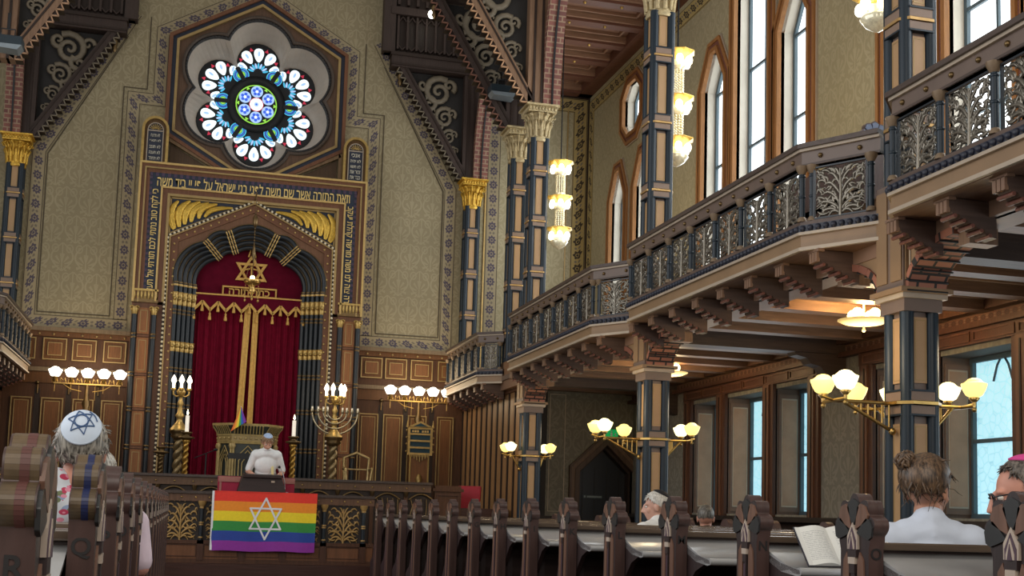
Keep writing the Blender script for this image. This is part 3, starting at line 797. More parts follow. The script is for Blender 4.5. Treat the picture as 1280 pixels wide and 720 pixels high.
for k in range(5):
    pts, K = lobes(.0+.088*k); y = YA+.02+.055*k
    b = MB(); b.tube([(x, y, z) for x, z in pts], .05, 8, 0); b.tube([(x, y-.03, z) for x, z in lobes(-.045+.088*k)[0]], .011, 5, 1)
    for x, z in K[1:5]:
        e = (Vector((AX, 5.45))-Vector((x, z))).normalized(); t = Vector((-e.y, e.x))
        for q in (-.05, 0, .05): b.tube([(x+t.x*q-e.x*.04, y-.05, z+t.y*q-e.y*.04), (x+t.x*q+e.x*.05, y-.05, z+t.y*q+e.y*.05)], [.018, .008], 6, 2)
    for x, z in (K[0], K[5]): b.lathe([(.055, z-.02), (.062, z), (.055, z+.02)], (x, y, 0), 8, 2); b.lathe([(.055, z+.04), (.06, z+.055), (.055, z+.07)], (x, y, 0), 8, 1)
    ab(b, 'arch_roll', [BLUE, BRONZE, GOLDL])
# clustered jamb shafts
for s in (-1, 1):
    for k in range(5):
        x = AX+s*(1.42-.088*k); y = YA+.02+.055*k
        b = MB(); b.cyl(x, y, ZP, 5.42, .047, 10, 0)
        for z0 in (4.86, 3.72, 3.02, 2.25): 
            for dz in (0, .07): b.lathe([(.047, z0+dz-.018), (.058, z0+dz), (.047, z0+dz+.018)], (x, y, 0), 10, 1)
        for z0, hh in ((5.08, .2), (4.17, .14)):
            b.lathe([(.048, z0-.06), (.06, z0), (.05, z0+.03), (.066, z0+hh*.6), (.055, z0+hh*.75), (.07, z0+hh)], (x, y, 0), 8, 2); b.ball((x, y-.055, z0+hh*.35), .038, 2, 6, 4)
        b.box(x-.05, x+.05, y-.05, y+.03, ZP, 1.5, 3)
        ab(b, 'jamb_shaft', [BLUE, BRONZE, GOLD, WARK])
# pilasters
for s in (-1, 1):
    b = MB()
    x0, x1 = xr(1.74, 2.21, s); b.box(x0, x1, YA-.02, YA+.1, ZP, 5.02, 0)
    xa, xb = xr(1.865, 2.085, s)
    zs = [4.95, 4.37, 3.62, 2.95, 2.22, 1.4]
    for z1, z0 in zip(zs, zs[1:]):
        b.box(xa, xb, YA-.05, YA, z0+.035, z1-.035, 1); b.rframe(xa+.04, xb-.04, z0+.08, z1-.08, .013, YA-.06, YA-.04, 'Y', 2); b.box(xa, xb, YA-.06, YA, z0-.02, z0+.02, 0)
    pil = ab(b, 'pilaster', [WARK, wood('pilaster_panel', '#8a5a34', .45), GLINE])
    b = MB(); b.box(x0-.01, x1+.01, YA-.07, YA+.06, 5.02, 5.08, 1); b.box(x0, x1, YA-.05, YA+.06, 5.08, 5.24, 1)
    for i in range(7):
        x = x0+.035+i*(x1-x0-.07)/6; b.lathe([(.012, 5.08), (.03, 5.16), (.02, 5.24)], (x, YA-.06, 0), 6, 0); b.ball((x, YA-.07, 5.12), .02, 0, 6, 4)
    b.box(x0-.01, x1+.01, YA-.09, YA+.06, 5.24, 5.28, 0)
    b.build('capital_frieze', [GOLD, BRONZE], pil)
    for xx in (1.79, 2.15):
        x = AX+s*xx; b = MB(); b.cyl(x, YA-.06, ZP, 4.9, .05, 10, 0)
        for z0 in (4.37, 3.62, 2.95, 2.22):
            for dz in (-.035, .035): b.lathe([(.05, z0+dz-.018), (.064, z0+dz), (.05, z0+dz+.018)], (x, YA-.06, 0), 10, 1)
        b.lathe([(.05, 4.78), (.075, 4.88), (.06, 4.93)], (x, YA-.06, 0), 10, 2)
        for q in (-1, 1): b.tube([(x+q*(.05+.035*cos(a)), YA-.11, 4.9+.035*sin(a)) for a in [i*.7 for i in range(9)]], .014, 5, 2)
        b.build('colonnette', [BLUE, BRONZE, GOLD], pil)
# tablets of the law on top
for s, L in ((1, ['אנכי', 'לא יהיה', 'לא תשא', 'זכור את', 'כבד את']), (-1, ['לא תרצח', 'לא תנאף', 'לא תגנב', 'לא תענה', 'לא תחמד'])):
    cx = AX+s*1.97
    def tp(w, z0, zt, n=10): return [(cx-w, z0), (cx+w, z0)]+[(cx+w*cos(radians(a)), zt+w*sin(radians(a))) for a in [180*i/n for i in range(n+1)]]
    b = MB(); b.prism(tp(.25, 7.8, 8.48), YA+.05, YA+.3, 'Y', 1); b.ring(tp(.255, 7.8, 8.48), tp(.205, 7.8, 8.48), YA-.02, YA+.2, 'Y', 0); b.ring(tp(.155, 7.8, 8.46), tp(.138, 7.8, 8.46), YA+.02, YA+.2, 'Y', 2)
    b.prism(tp(.138, 7.8, 8.46), YA+.035, YA+.1, 'Y', 3); b.box(cx-.138, cx+.138, YA+.03, YA+.1, 8.44, 8.46, 2)
    for a in range(20, 170, 20): b.tube([(cx+.04*cos(radians(a)), YA+.03, 8.46+.04*sin(radians(a))), (cx+.125*cos(radians(a)), YA+.03, 8.46+.125*sin(radians(a)))], .01, 4, 0)
    b.ball((cx, YA+.03, 8.5), .025, 0, 6, 4)
    t = ab(b, 'tablet', [GOLD, wood('tablet_oak', '#5c4427', .45), GREYL, NAVY])
    for i, wd in enumerate(L):
        lettering(wd, wallM(cx, YA+.028, 8.36-.115*i), .21 if i else .17, .07, t, mat('pale_lettering', '#c9c4b4', .5))

# ================================================================ ARK CURTAIN
cu = thing('ark_curtain', 'dark crimson velvet ark curtain with gold bands, zigzag tasselled pelmet and star', 'curtain', (AX, 24.7, ZP))
def cb(b, name, mats):
    o = b.build(name, mats, cu); o.matrix_parent_inverse = Matrix.Translation((-AX, -24.7, -ZP)); return o
YC = 24.70
def drape(b, x0, x1, z0, z1, amp, nf, m=0, y=YC, th=.015, lean=0.0):
    n = 120; ux = []
    for i in range(n+1):
        t = i/n; w = sin(2*pi*nf*t+.7*sin(9*t))*.7+.3*sin(2*pi*nf*2.3*t+1)
        ux.append((x0+(x1-x0)*t, y+amp*w))
    rows = 8; vs = []
    for r in range(rows+1):
        z = z1+(z0-z1)*r/rows; k = .5+.5*r/rows
        vs += [(x+lean*(r/rows), y+(yy-y)*k, z) for x, yy in ux]
    fs = [(r*(n+1)+i, r*(n+1)+i+1, (r+1)*(n+1)+i+1, (r+1)*(n+1)+i) for r in range(rows) for i in range(n)]
    b.add(vs, fs, m, True)
b = MB(); drape(b, AX-1.05, AX+.0, ZP, 5.2, .065, 7); cb(b, 'left_drape', VEL)
b = MB(); drape(b, AX+.0, AX+1.1, ZP, 5.2, .065, 7); cb(b, 'right_drape', VEL)
b = MB(); drape(b, AX-.07, AX+.05, ZP, 5.15, .015, 1.0, 0, YC-.09, lean=-.1); cb(b, 'gold_border', GOLDC)
b = MB(); drape(b, AX+.09, AX+.2, ZP, 5.15, .015, 1.0, 0, YC-.09, lean=-.02); cb(b, 'gold_border', GOLDC)
b = MB(); b.box(AX-1.3, AX+1.3, YC+.03, YC+.06, 5.1, 6.6, 0); cb(b, 'velvet_panel', VELR)
# pelmet
b = MB(); zz = []; n = 7
xs = [AX-1.05+2.13*i/(2*n) for i in range(2*n+1)]
low = [(x, 5.0 if i % 2 == 0 else 5.17) for i, x in enumerate(xs)]
b.prism([(xs[0], 5.33)]+low+[(xs[-1], 5.33)], YC-.12, YC-.08, 'Y', 0)
b.box(AX-1.06, AX+1.09, YC-.14, YC-.08, 5.305, 5.335, 1)
for p, q in zip(low, low[1:]): b.bar((p[0], YC-.13, p[1]), (q[0], YC-.13, q[1]), .05, .025, 1, (0,-1,0))
pel = cb(b, 'pelmet', [VELR, GOLDC])
for x, z in low:
    t = MB(); t.lathe([(.006, z), (.008, z-.05), (.026, z-.07), (.018, z-.09), (.034, z-.17), (.03, z-.2)], (x, YC-.13, 0), 8, 0); t.build('tassel', GOLDC, pel)
# cartouche with the words
b = MB(); b.rframe(AX-.53, AX+.54, 5.33, 5.53, .03, YC-.02, YC+.02); crt = cb(b, 'cartouche', GOLDC)
o = textmesh(heb('כתר תורה'), .2, .006, GOLDC, 'gold_lettering', crt, wallM(AX+.0, YC-.0, 5.425), .004, .8, .12)
# star with crown
b = MB(); cz = 5.84; R = .36
for rot in (90, -90):
    o_ = [(AX+.02+R*cos(radians(rot+120*k)), cz+R*sin(radians(rot+120*k))) for k in range(3)]
    i_ = [(AX+.02+(R-.1)*cos(radians(rot+120*k)), cz+(R-.1)*sin(radians(rot+120*k))) for k in range(3)]
    b.ring(o_, i_, YC-.03 if rot > 0 else YC-.022, YC+.02, 'Y', 0)
b.tube([(AX-.05, YC-.02, 6.14), (AX+.02, YC-.02, 6.42), (AX+.09, YC-.02, 6.14)], .02, 6, 0)
st = cb(b, 'embroidered_star', GOLDC)
b = MB(); b.box(AX-.11, AX+.15, YC-.05, YC-.02, 5.66, 5.71, 0)
for q in (-1, 0, 1): b.tube([(AX+.02+.1*q+.0, YC-.04, 5.71), (AX+.02+.17*q, YC-.04, 5.8), (AX+.02+.13*q, YC-.04, 5.88), (AX+.02+.03*q, YC-.04, 5.9)], .016, 6, 0)
b.ball((AX+.02, YC-.04, 5.93), .03, 0, 6, 4); b.build('crown', GOLDC, st)

# hanging sanctuary lamp in front of the ark
nt_ = thing('sanctuary_lamp', 'small brass sanctuary lamp hanging by a chain before the gold star on the curtain', 'lamp', (1.0, 23.6, 5.1))
b = MB()
for k in range(25): b.ball((0, 0, .62+k*.06), .012, 0, 5, 4, (1, 1, 2.6))
b.lathe([(.02, 1.42), (.05, 1.48), (.05, 1.6), (.02, 1.66)], (0, 0, 0), 8, 0); b.lathe([(.01, .75), (.04, .9), (.02, 1.05), (.008, 1.1)], (0, 0, 0), 8, 0)
for k in range(3): a = 2.1*k+.5; b.tube([(.15*cos(a), .15*sin(a), .36), (.02*cos(a), .02*sin(a), .95)], .005, 4, 0)
b.bar((0, 0, 2.1), (0, .78, 2.13), .02, .02); b.build('chain', BRONZE, nt_)
b = MB(); b.lathe([(.155, .38), (.16, .34), (.13, .31), (.06, .28), (.05, .22), (.07, .18), (.05, .12), (.02, .1), (.03, .05), (0.001, 0)], (0, 0, 0), 14, 0)
for k in range(3): a = 2.1*k+.5; b.tube([(.14*cos(a), .14*sin(a), .3), (.14*cos(a), .14*sin(a), .02)], .004, 4, 0); b.ball((.14*cos(a), .14*sin(a), 0), .022, 0, 6, 4, (1, 1, 1.7))
b.build('bowl', BRASS, nt_)
b = MB(); b.ball((0, 0, .43), .045, 0, 10, 8); b.build('flame_glass', glow('warm_lamp_glow', '#ffd98a', 12), nt_)
# ================================================================ BIMAH
def curve(p0, p1, p2, n=7):
    p0, p1, p2 = Vector(p0), Vector(p1), Vector(p2)
    return [p0*(1-t)**2+p1*2*t*(1-t)+p2*t*t for t in [i/n for i in range(n+1)]]
def foliage(b, w, h, m=0, fat=1.0, y=0.0, extra=0):
    """leafy scrollwork growing from the foot of a panel, in the XZ plane"""
    def leaf(p0, p1, p2, r):
        c = curve(p0, p1, p2, 6); n = len(c)
        b.tube([(p.x, y+.006*sin(3*i), p.y) for i, p in enumerate(c)], [max(.003, r*fat*sin(pi*(.1+.85*i/(n-1)))**.9) for i in range(n)], 5, m, flat=.45, up=(0, 1, 0))
    W = w/2
    b.tube([(0, y, 0), (.004, y, h*.5), (-.003, y, h*.94)], [.013*fat, .011*fat, .006*fat], 6, m)
    for s in (-1, 1):
        def P(u, v): return (s*u*W, v*h)
        leaf(P(0, .02), P(.25, .22), P(.5, .0), .014); leaf(P(0, .05), P(.5, .3), P(.85, .03), .015); leaf(P(.45, .1), P(.7, .02), P(.9, .14), .013)
        leaf(P(0, .12), P(.55, .45), P(.93, .24), .016); leaf(P(.5, .30), P(.62, .16), P(.8, .2), .013); leaf(P(.55, .33), P(.85, .5), P(.95, .36), .012)
        leaf(P(0, .24), P(.4, .62), P(.72, .46), .016); leaf(P(.35, .46), P(.45, .32), P(.6, .36), .012); leaf(P(.62, .49), P(.85, .68), P(.95, .5), .014)
        leaf(P(0, .4), P(.35, .8), P(.62, .66), .016); leaf(P(.33, .63), P(.4, .52), P(.55, .54), .012); leaf(P(.55, .68), P(.8, .86), P(.94, .66), .014); leaf(P(.8, .74), P(.9, .95), P(.95, .8), .012)
        leaf(P(0, .58), P(.25, .95), P(.5, .86), .014); leaf(P(.22, .78), P(.25, .66), P(.38, .7), .012); leaf(P(.4, .87), P(.6, 1.02), P(.8, .9), .013)
        leaf(P(0, .72), P(.12, .98), P(.28, .97), .012); leaf(P(.02, .84), P(.1, .86), P(.15, .82), .01); leaf(P(.1, .3), P(.2, .4), P(.28, .3), .011); leaf(P(.2, .34), P(.42, .28), P(.5, .38), .012); leaf(P(.7, .3), P(.8, .38), P(.93, .3), .011); leaf(P(.28, .56), P(.3, .44), P(.44, .46), .011); leaf(P(.62, .6), P(.78, .56), P(.84, .62), .011); leaf(P(.15, .5), P(.2, .62), P(.3, .58), .011); leaf(P(.68, .78), P(.76, .72), P(.9, .78), .011); leaf(P(.3, .1), P(.36, .2), P(.46, .18), .011); leaf(P(.1, .1), P(.06, .2), P(.16, .2), .011)
    rr = random.Random(5)
    for q in range(extra):
        u, v = rr.uniform(.06, .9), rr.uniform(.04, .9); a = rr.uniform(.2, 1.5); l = rr.uniform(.22, .36)
        for s in (-1, 1):
            p0 = (s*u*W, v*h); p2 = (s*min(W*.95, (u*W+l*h*cos(a)*.6)), min(h*.97, v*h+l*h*sin(a)*.6)); p1 = (s*min(W, u*W-.02+l*h*.3*sin(a)), min(h, v*h+l*h*.55))
            leaf(p0, p1, p2, .0125)
FOLG = mat('gilt_scrollwork', '#a5844f', .45, .2, .25, 14)
# platforms and steps
b = MB(); b.box(XL+.1, XC-.1, 18.06, 20.5, 0, .62); b.box(XL+.1, XC-.1, 17.8, 18.06, 0, .36); b.box(XL+.1, XC-.1, 17.5, 17.8, 0, .18); b.box(XL+.1, XC-.1, 20.5, YW, 0, ZP)
struct(b.build('floor_bimah', wood('dais_boards', '#3d241d', .45, along='X')))

P0, PP = .23, .5767
bal = thing('bimah_balustrade', 'low brown oak balustrade with gilt leaf panels that the rainbow flag hangs on', 'balustrade', (1.0, 18.0, .36))
def lb(b, name, mats, par, org):
    o = b.build(name, mats, par); o.matrix_parent_inverse = Matrix.Translation(-Vector(org)); return o
BO = (1.0, 18.0, .36)
xs0, xs1 = P0-3*PP, P0+4*PP+.15
b = MB(); b.box(xs0, xs1, 17.93, 18.1, 1.335, 1.375, 0); b.box(xs0, xs1, 17.96, 18.07, 1.23, 1.335, 1)
x = xs0+.1
while x < xs1: b.ball((x, 17.955, 1.285), .014, 2, 6, 4); x += .192
lb(b, 'top_rail', [wood('rail_cap_dark', '#3a2c26', .3, coat=.3), wood('rail_oak', '#5f4331', .45), BRASS], bal, BO)
b = MB(); b.box(xs0, xs1, 17.96, 18.06, .36, .42, 0); b.box(xs0, xs1, 17.975, 18.05, .42, .66, 1); b.box(xs0, xs1, 17.95, 18.06, .63, .68, 0)
for k in range(-3, 5):
    xx = P0+k*PP; b.rframe(xx+.05, xx+PP-.05, .45, .62, .01, 17.965, 17.98, 'Y', 2) if k < 4 else None
lb(b, 'base', [wood('bal_dark', '#4d3122', .5), wood('bal_oak', '#6e4830', .5), WRED], bal, BO)
for k in range(-3, 5):
    xx = P0+k*PP; b = MB(); b.box(xx-.045, xx+.045, 17.95, 18.06, .4, .68, 1); b.box(xx-.03, xx+.03, 17.99, 18.05, .68, 1.23, 0)
    b.cyl(xx, 17.975, .68, 1.2, .028, 8, 2)
    for z in (.72, .9, .93, 1.14): b.lathe([(.028, z-.012), (.036, z), (.028, z+.012)], (xx, 17.975, 0), 8, 3)
    b.lathe([(.03, 1.15), (.055, 1.2), (.06, 1.235)], (xx, 17.975, 0), 8, 3)
    lb(b, 'post', [WDARK, WRED, BLUE, FOLG], bal, BO)
f0 = None
for k in range(-3, 4):
    xx = P0+(k+.5)*PP
    if f0 is None:
        b = MB(); foliage(b, PP-.10, .53, 0, 1.15); b.box(-PP/2+.03, PP/2-.03, .02, .03, 0, .54, 1)
        f0 = b.build('leaf_panel', [FOLG, mat('panel_dark', '#2b211b', .6)], bal); f0.matrix_parent_inverse = Matrix.Translation(-Vector(BO)); f0.location = (xx, 18.0, .68)
    else:
        c = f0.copy(); COL.objects.link(c); c.parent = bal; c.matrix_parent_inverse = f0.matrix_parent_inverse; c.location = (xx, 18.0, .68)

# upper rail by the ark platform
b2 = thing('ark_rail', 'long low oak rail with arched fretwork in front of the ark steps', 'rail', (1.0, 20.4, .62)); RO = (1.0, 20.4, .62)
b = MB(); b.box(-2.9, 4.02, 20.33, 20.5, 1.62, 1.66, 0); b.box(-2.9, 4.0, 20.37, 20.47, 1.49, 1.62, 1)
x = -2.8
while x < 4: b.ball((x, 20.36, 1.55), .014, 2, 6, 4); x += .29
lb(b, 'top_rail', [wood('rail_cap_dark', '#3a2c26', .3, coat=.3), wood('rail2_oak', '#5b4331', .45), BRASS], b2, RO)
b = MB(); b.box(-2.9, 4.0, 20.42, 20.48, .62, 1.49, 0)
for k in range(12):
    x = -2.75+k*.575; b.tube([(x+.05+.42*t, 20.39, 1.36+.1*sin(pi*t)) for t in [i/10 for i in range(11)]], .018, 6, 1); b.box(x-.03, x+.03, 20.37, 20.42, .62, 1.49, 2)
    b.lathe([(.02, 1.4), (.04, 1.46), (.045, 1.49)], (x, 20.37, 0), 6, 1)
    for q in range(5): b.tube([(x+.08+.09*q, 20.39, 1.1), (x+.12+.08*q, 20.39, 1.25), (x+.08+.09*q, 20.39, 1.38)], .012, 5, 1)
lb(b, 'fretwork', [WDARK, BRONZE, WMID], b2, RO)

# flag
fl = thing('rainbow_flag', 'large rainbow flag with white six pointed star hung over the balustrade', 'flag', (1.1, 17.92, .54)); FO = (1.1, 17.92, .54)
b = MB(); cols = ['#e0301f', '#ea8a1c', '#ecd21e', '#2c8a3c', '#1c3f9a', '#8a2a9a']
nx, nz = 60, 18
def fy(u, v): return 17.87-.012*sin(u*9+1)*(.3+.7*(1-v))-.010*sin(u*23+v*4)*(1-v*.7)
def fp(u, v):
    x = .385+1.455*u-.012*(1-v); z = 1.382-.84*(1-v)+.006*sin(u*12)*(1-v)
    return (x, fy(u, v), z)
vs = []; fs = []; ms = []
for j in range(nz+1):
    for i in range(nx+1): vs.append(fp(i/nx, 1-j/nz))
for j in range(nz):
    for i in range(nx):
        b.add([vs[j*(nx+1)+i], vs[j*(nx+1)+i+1], vs[(j+1)*(nx+1)+i+1], vs[(j+1)*(nx+1)+i]], [(0,1,2,3)], min(5, j*6//nz), True)
b.box(.385, 1.84, 17.865, 18.06, 1.376, 1.386, 0)
flm = [mat('flag_%s' % n, c, .6, 0, .06, 30) for n, c in zip(('red', 'orange', 'yellow', 'green', 'blue', 'violet'), cols)]
fo = lb(b, 'cloth', flm, fl, FO)
bm = bmesh.new(); bm.from_mesh(fo.data); bmesh.ops.remove_doubles(bm, verts=bm.verts, dist=.0005); bmesh.ops.recalc_face_normals(bm, faces=bm.faces); bm.to_mesh(fo.data); bm.free()
WHC = mat('white_flag_cloth', '#dcdde2', .6)
b = MB(); b.box(.36, .39, 17.855, 17.88, .55, 1.383); lb(b, 'white_heading', WHC, fl, FO)
b = MB(); sc_ = (1.115, 1.005); R = .29
for rot in (90, -90):
    for k in range(3):
        pts = []
        a0, a1 = rot+120*k, rot+120*(k+1)
        p = Vector((sc_[0]+R*.86*cos(radians(a0)), sc_[1]+R*sin(radians(a0)))); q = Vector((sc_[0]+R*.86*cos(radians(a1)), sc_[1]+R*sin(radians(a1))))
        n = 14; d = (q-p).normalized(); e = Vector((-d.y, d.x))*.013
        L = [p-d*.01+(q-p+d*.02)*i/n for i in range(n+1)]
        def on(pp): u = (pp.x-.385)/1.455; v = 1-(1.382-pp.y)/.84; return (pp.x, fy(u, v)-.008, pp.y)
        for i in range(n): b.add([on(L[i]-e), on(L[i+1]-e), on(L[i+1]+e), on(L[i]+e)], [(0,1,2,3)], 0, True)
lb(b, 'white_star', WHC, fl, FO)

# pulpit
pu = thing('pulpit', 'octagonal gilded reading desk with fluted cornice in front of the ark curtain', 'pulpit', (1.02, 22.6, ZP)); PO = (1.02, 22.6, ZP)
def octo(r, k=.42): # half width r, corner cut
    c = r*k; return [(-r, c), (-r, -c*.2), (-c*1.3, -r*.62), (c*1.3, -r*.62), (r, -c*.2), (r, c), (c, r*.7), (-c, r*.7)]
def lvl(b, r0, z0, r1, z1, m):
    A, B_ = octo(r0), octo(r1); n = 8
    vs = [(1.02+x, 22.6+y, z0) for x, y in A]+[(1.02+x, 22.6+y, z1) for x, y in B_]
    b.add(vs, [(i, (i+1) % n, n+(i+1) % n, n+i) for i in range(n)]+[tuple(range(n-1, -1, -1)), tuple(range(n, 2*n))], m)
PGN = mat('pulpit_dark_green', '#2a2f2a', .5); PGD = mat('pulpit_dull_gilt', '#a8925e', .45, .2, .2, 14)
b = MB(); lvl(b, .48, ZP, .48, 2.3, 0); lvl(b, .52, ZP, .52, 1.4, 1); lvl(b, .52, 2.28, .54, 2.33, 1); lvl(b, .53, 2.33, .53, 2.42, 2); lvl(b, .54, 2.42, .55, 2.45, 1); lvl(b, .52, 2.45, .60, 2.6, 0); lvl(b, .62, 2.6, .63, 2.64, 1)
lb(b, 'body', [PGN, PGD, mat('pulpit_band', '#8f7b4e', .45, .2)], pu, PO)
A = octo(.50)
for i in (0, 1, 2, 3, 4):
    p, q = Vector(A[i]), Vector(A[i+1]); d = (q-p); L = d.length; d.normalize(); nrm = Vector((d.y, -d.x))
    b = MB(); b.M = Matrix(((d.x, -nrm.x*-1, 0, 1.02+p.x), (d.y, nrm.y, 0, 22.6+p.y), (0, 0, 1, 0), (0, 0, 0, 1)))
    b.M = Matrix.Translation((1.02+p.x, 22.6+p.y, 0)) @ Matrix.Rotation(math.atan2(d.y, d.x), 4, 'Z')
    # face local: x along, -y outward
    for x in (0.02, L-.02): b.cyl(x, -.01, 1.42, 2.22, .022, 8, 0); b.lathe([(.022, 2.18), (.045, 2.24), (.03, 2.28)], (x, -.01, 0), 8, 0)
    m_ = L/2; aw = L*.38
    for k in range(3):
        w_ = aw-k*aw*.28; b.tube([(m_-w_, -.015, 1.45), (m_-w_, -.015, 2.02-.04*k), (m_, -.015, 2.24-.08*k), (m_+w_, -.015, 2.02-.04*k), (m_+w_, -.015, 1.45)], .012, 5, 0)
    nfl = max(4, int(L/.05))
    for k in range(nfl): x = (k+.5)*L/nfl; b.tube([(x, -.03, 2.46), (x, -.06, 2.52), (x, -.115, 2.59)], .012, 5, 0)
    for k in range(max(3, int(L/.09))): x = (k+.5)*L/max(3, int(L/.09)); b.ball((x, -.035, 2.375), .022, 0, 6, 4, (1, .5, 1))
    lb(b, 'arcaded_side', PGD, pu, PO)

# small flag on the pulpit
sf = thing('small_rainbow_flag', 'little rainbow flag draped over the front edge of the gilded reading desk', 'flag', (.8, 22.2, 2.6)); SO = (.8, 22.2, 2.6)
b = MB(); tip = Vector((.86, 2.93))
cl = ['#e06a1c', '#f0a030', '#e8d030', '#3a9a50', '#2a58b0', '#7a2aa0']
for k in range(6):
    a, c = k/6, (k+1)/6
    p = Vector((.70, 2.48)).lerp(Vector((.96, 2.66)), a); q = Vector((.70, 2.48)).lerp(Vector((.96, 2.66)), c)
    y0 = 22.12-.05*abs(sin(3*a)); y1 = 22.12-.05*abs(sin(3*c))
    b.add([(tip.x, 22.2, tip.y), (p.x, y0, p.y), (q.x, y1, q.y), (tip.x+.005, 22.205, tip.y), (p.x+.004, y0+.01, p.y), (q.x+.004, y1+.01, q.y)], [(0,1,2),(5,4,3),(1,4,5,2),(0,3,4,1),(2,5,3,0)], k)
lb(b, 'cloth', [mat('small_flag_%d' % i, c, .6) for i, c in enumerate(cl)], sf, SO)
b = MB(); b.tube([(.9, 22.24, 2.62), (.86, 22.21, 2.94)], .006, 5); lb(b, 'stick', WHITEP, sf, SO)

# reading table with red cloth, dark lectern
tb = thing('reading_table', 'reading table under a red velvet cloth behind the rainbow flag', 'table', (1.02, 18.95, .62)); TO = (1.02, 18.95, .62)
b = MB(); b.box(.5, 1.53, 18.75, 19.2, 1.55, 1.6, 0)
for x in (.56, 1.47):
    for y in (18.82, 19.13): b.box(x-.03, x+.03, y-.03, y+.03, .62, 1.55, 0)
lb(b, 'table_frame', WDARK, tb, TO)
b = MB(); b.box(.47, 1.56, 18.72, 19.22, 1.6, 1.615, 0); b.box(.47, 1.56, 18.705, 18.725, 1.0, 1.615, 1); b.box(.455, .475, 18.72, 19.22, 1.0, 1.615, 1); b.box(1.555, 1.575, 18.72, 19.22, 1.0, 1.615, 1)
b.box(.47, .5, 18.695, 18.71, 1.0, 1.6, 0); b.box(.455, 1.575, 18.69, 18.71, 1.53, 1.61, 0)
lb(b, 'cloth', [mat('faded_rose_cloth', '#a06a60', .8), mat('red_velvet_cloth', '#9c1f3c', .8, 0, .15, 9)], tb, TO)
lc = thing('lectern', 'dark brown slanted lectern between the rainbow flag and the standing reader', 'lectern', (1.07, 18.55, .62)); LO = (1.07, 18.55, .62)
b = MB()
def trap(z, w, y0, y1): return [(1.07-w, y0, z), (1.07+w, y0, z), (1.07+w, y1, z), (1.07-w, y1, z)]
v = trap(1.36, .36, 18.3, 18.66)+[(1.07-.28, 18.34, 1.62), (1.07+.28, 18.34, 1.62), (1.07+.28, 18.62, 1.66), (1.07-.28, 18.62, 1.66)]
b.add(v, [(3,2,1,0),(4,5,6,7),(0,1,5,4),(1,2,6,5),(2,3,7,6),(3,0,4,7)], 0)
b.box(.79, 1.35, 18.28, 18.36, 1.6, 1.635, 0); b.box(.95, 1.2, 18.4, 18.6, .62, 1.36, 0)
lb(b, 'desk', wood('lectern_mahogany', '#281918', .45, along='X'), lc, LO)
b = MB(); b.box(1.2, 1.25, 18.30, 18.335, 1.53, 1.56); lb(b, 'small_plate', GREYL, lc, LO)
mk = thing('microphone', 'thin gooseneck microphone rising from the right of the dark lectern', 'microphone', (1.42, 18.5, 1.37)); MO = (1.42, 18.5, 1.37)
b = MB(); b.cyl(1.42, 18.5, 1.37, 1.40, .05, 10); b.tube(curve((1.42, 18.5), (1.40, 1.6), (1.33, 1.78)) and [(1.42, 18.5, 1.39), (1.41, 18.52, 1.55), (1.385, 18.58, 1.68), (1.35, 18.66, 1.76)], .006, 6); lb(b, 'stem', mat('grey_metal', '#9a9ca0', .35, .7), mk, MO)
b = MB(); b.ball((1.335, 18.7, 1.775), .022, 0, 8, 6, (1, 1.5, 1)); lb(b, 'capsule', IRON, mk, MO)
ms_ = thing('music_stand', 'dark music stand with a long tray just before the gilded reading desk', 'stand', (.98, 21.6, ZP)); SO2 = (.98, 21.6, ZP)
b = MB(); b.box(.66, 1.36, 21.58, 21.62, 1.98, 2.08); lb(b, 'tray', IRON, ms_, SO2)
b = MB(); b.cyl(.98, 21.6, ZP, 2.0, .015, 8); b.cyl(.98, 21.6, ZP, ZP+.03, .14, 12); b.tube([(.66, 21.6, 2.02), (.6, 21.58, 2.0), (.62, 21.56, 2.1)], .008, 5); lb(b, 'stand_pole', IRON, ms_, SO2)
bm_ = thing('boom_microphone', 'black boom microphone stand left of the ark curtain by the twisted candle stand', 'microphone', (.3, 22.0, ZP)); SO3 = (.3, 22.0, ZP)
b = MB(); b.cyl(.3, 22.0, ZP, 2.06, .014, 8); b.cyl(.3, 22.0, ZP, ZP+.03, .13, 12); b.tube([(.1, 22, 1.98), (.3, 22, 2.07), (.44, 22, 2.13)], .009, 5); lb(b, 'pole', IRON, bm_, SO3)
b = MB(); b.ball((.46, 22, 2.14), .025, 0, 8, 6, (1.6, 1, 1)); lb(b, 'capsule', IRON, bm_, SO3)

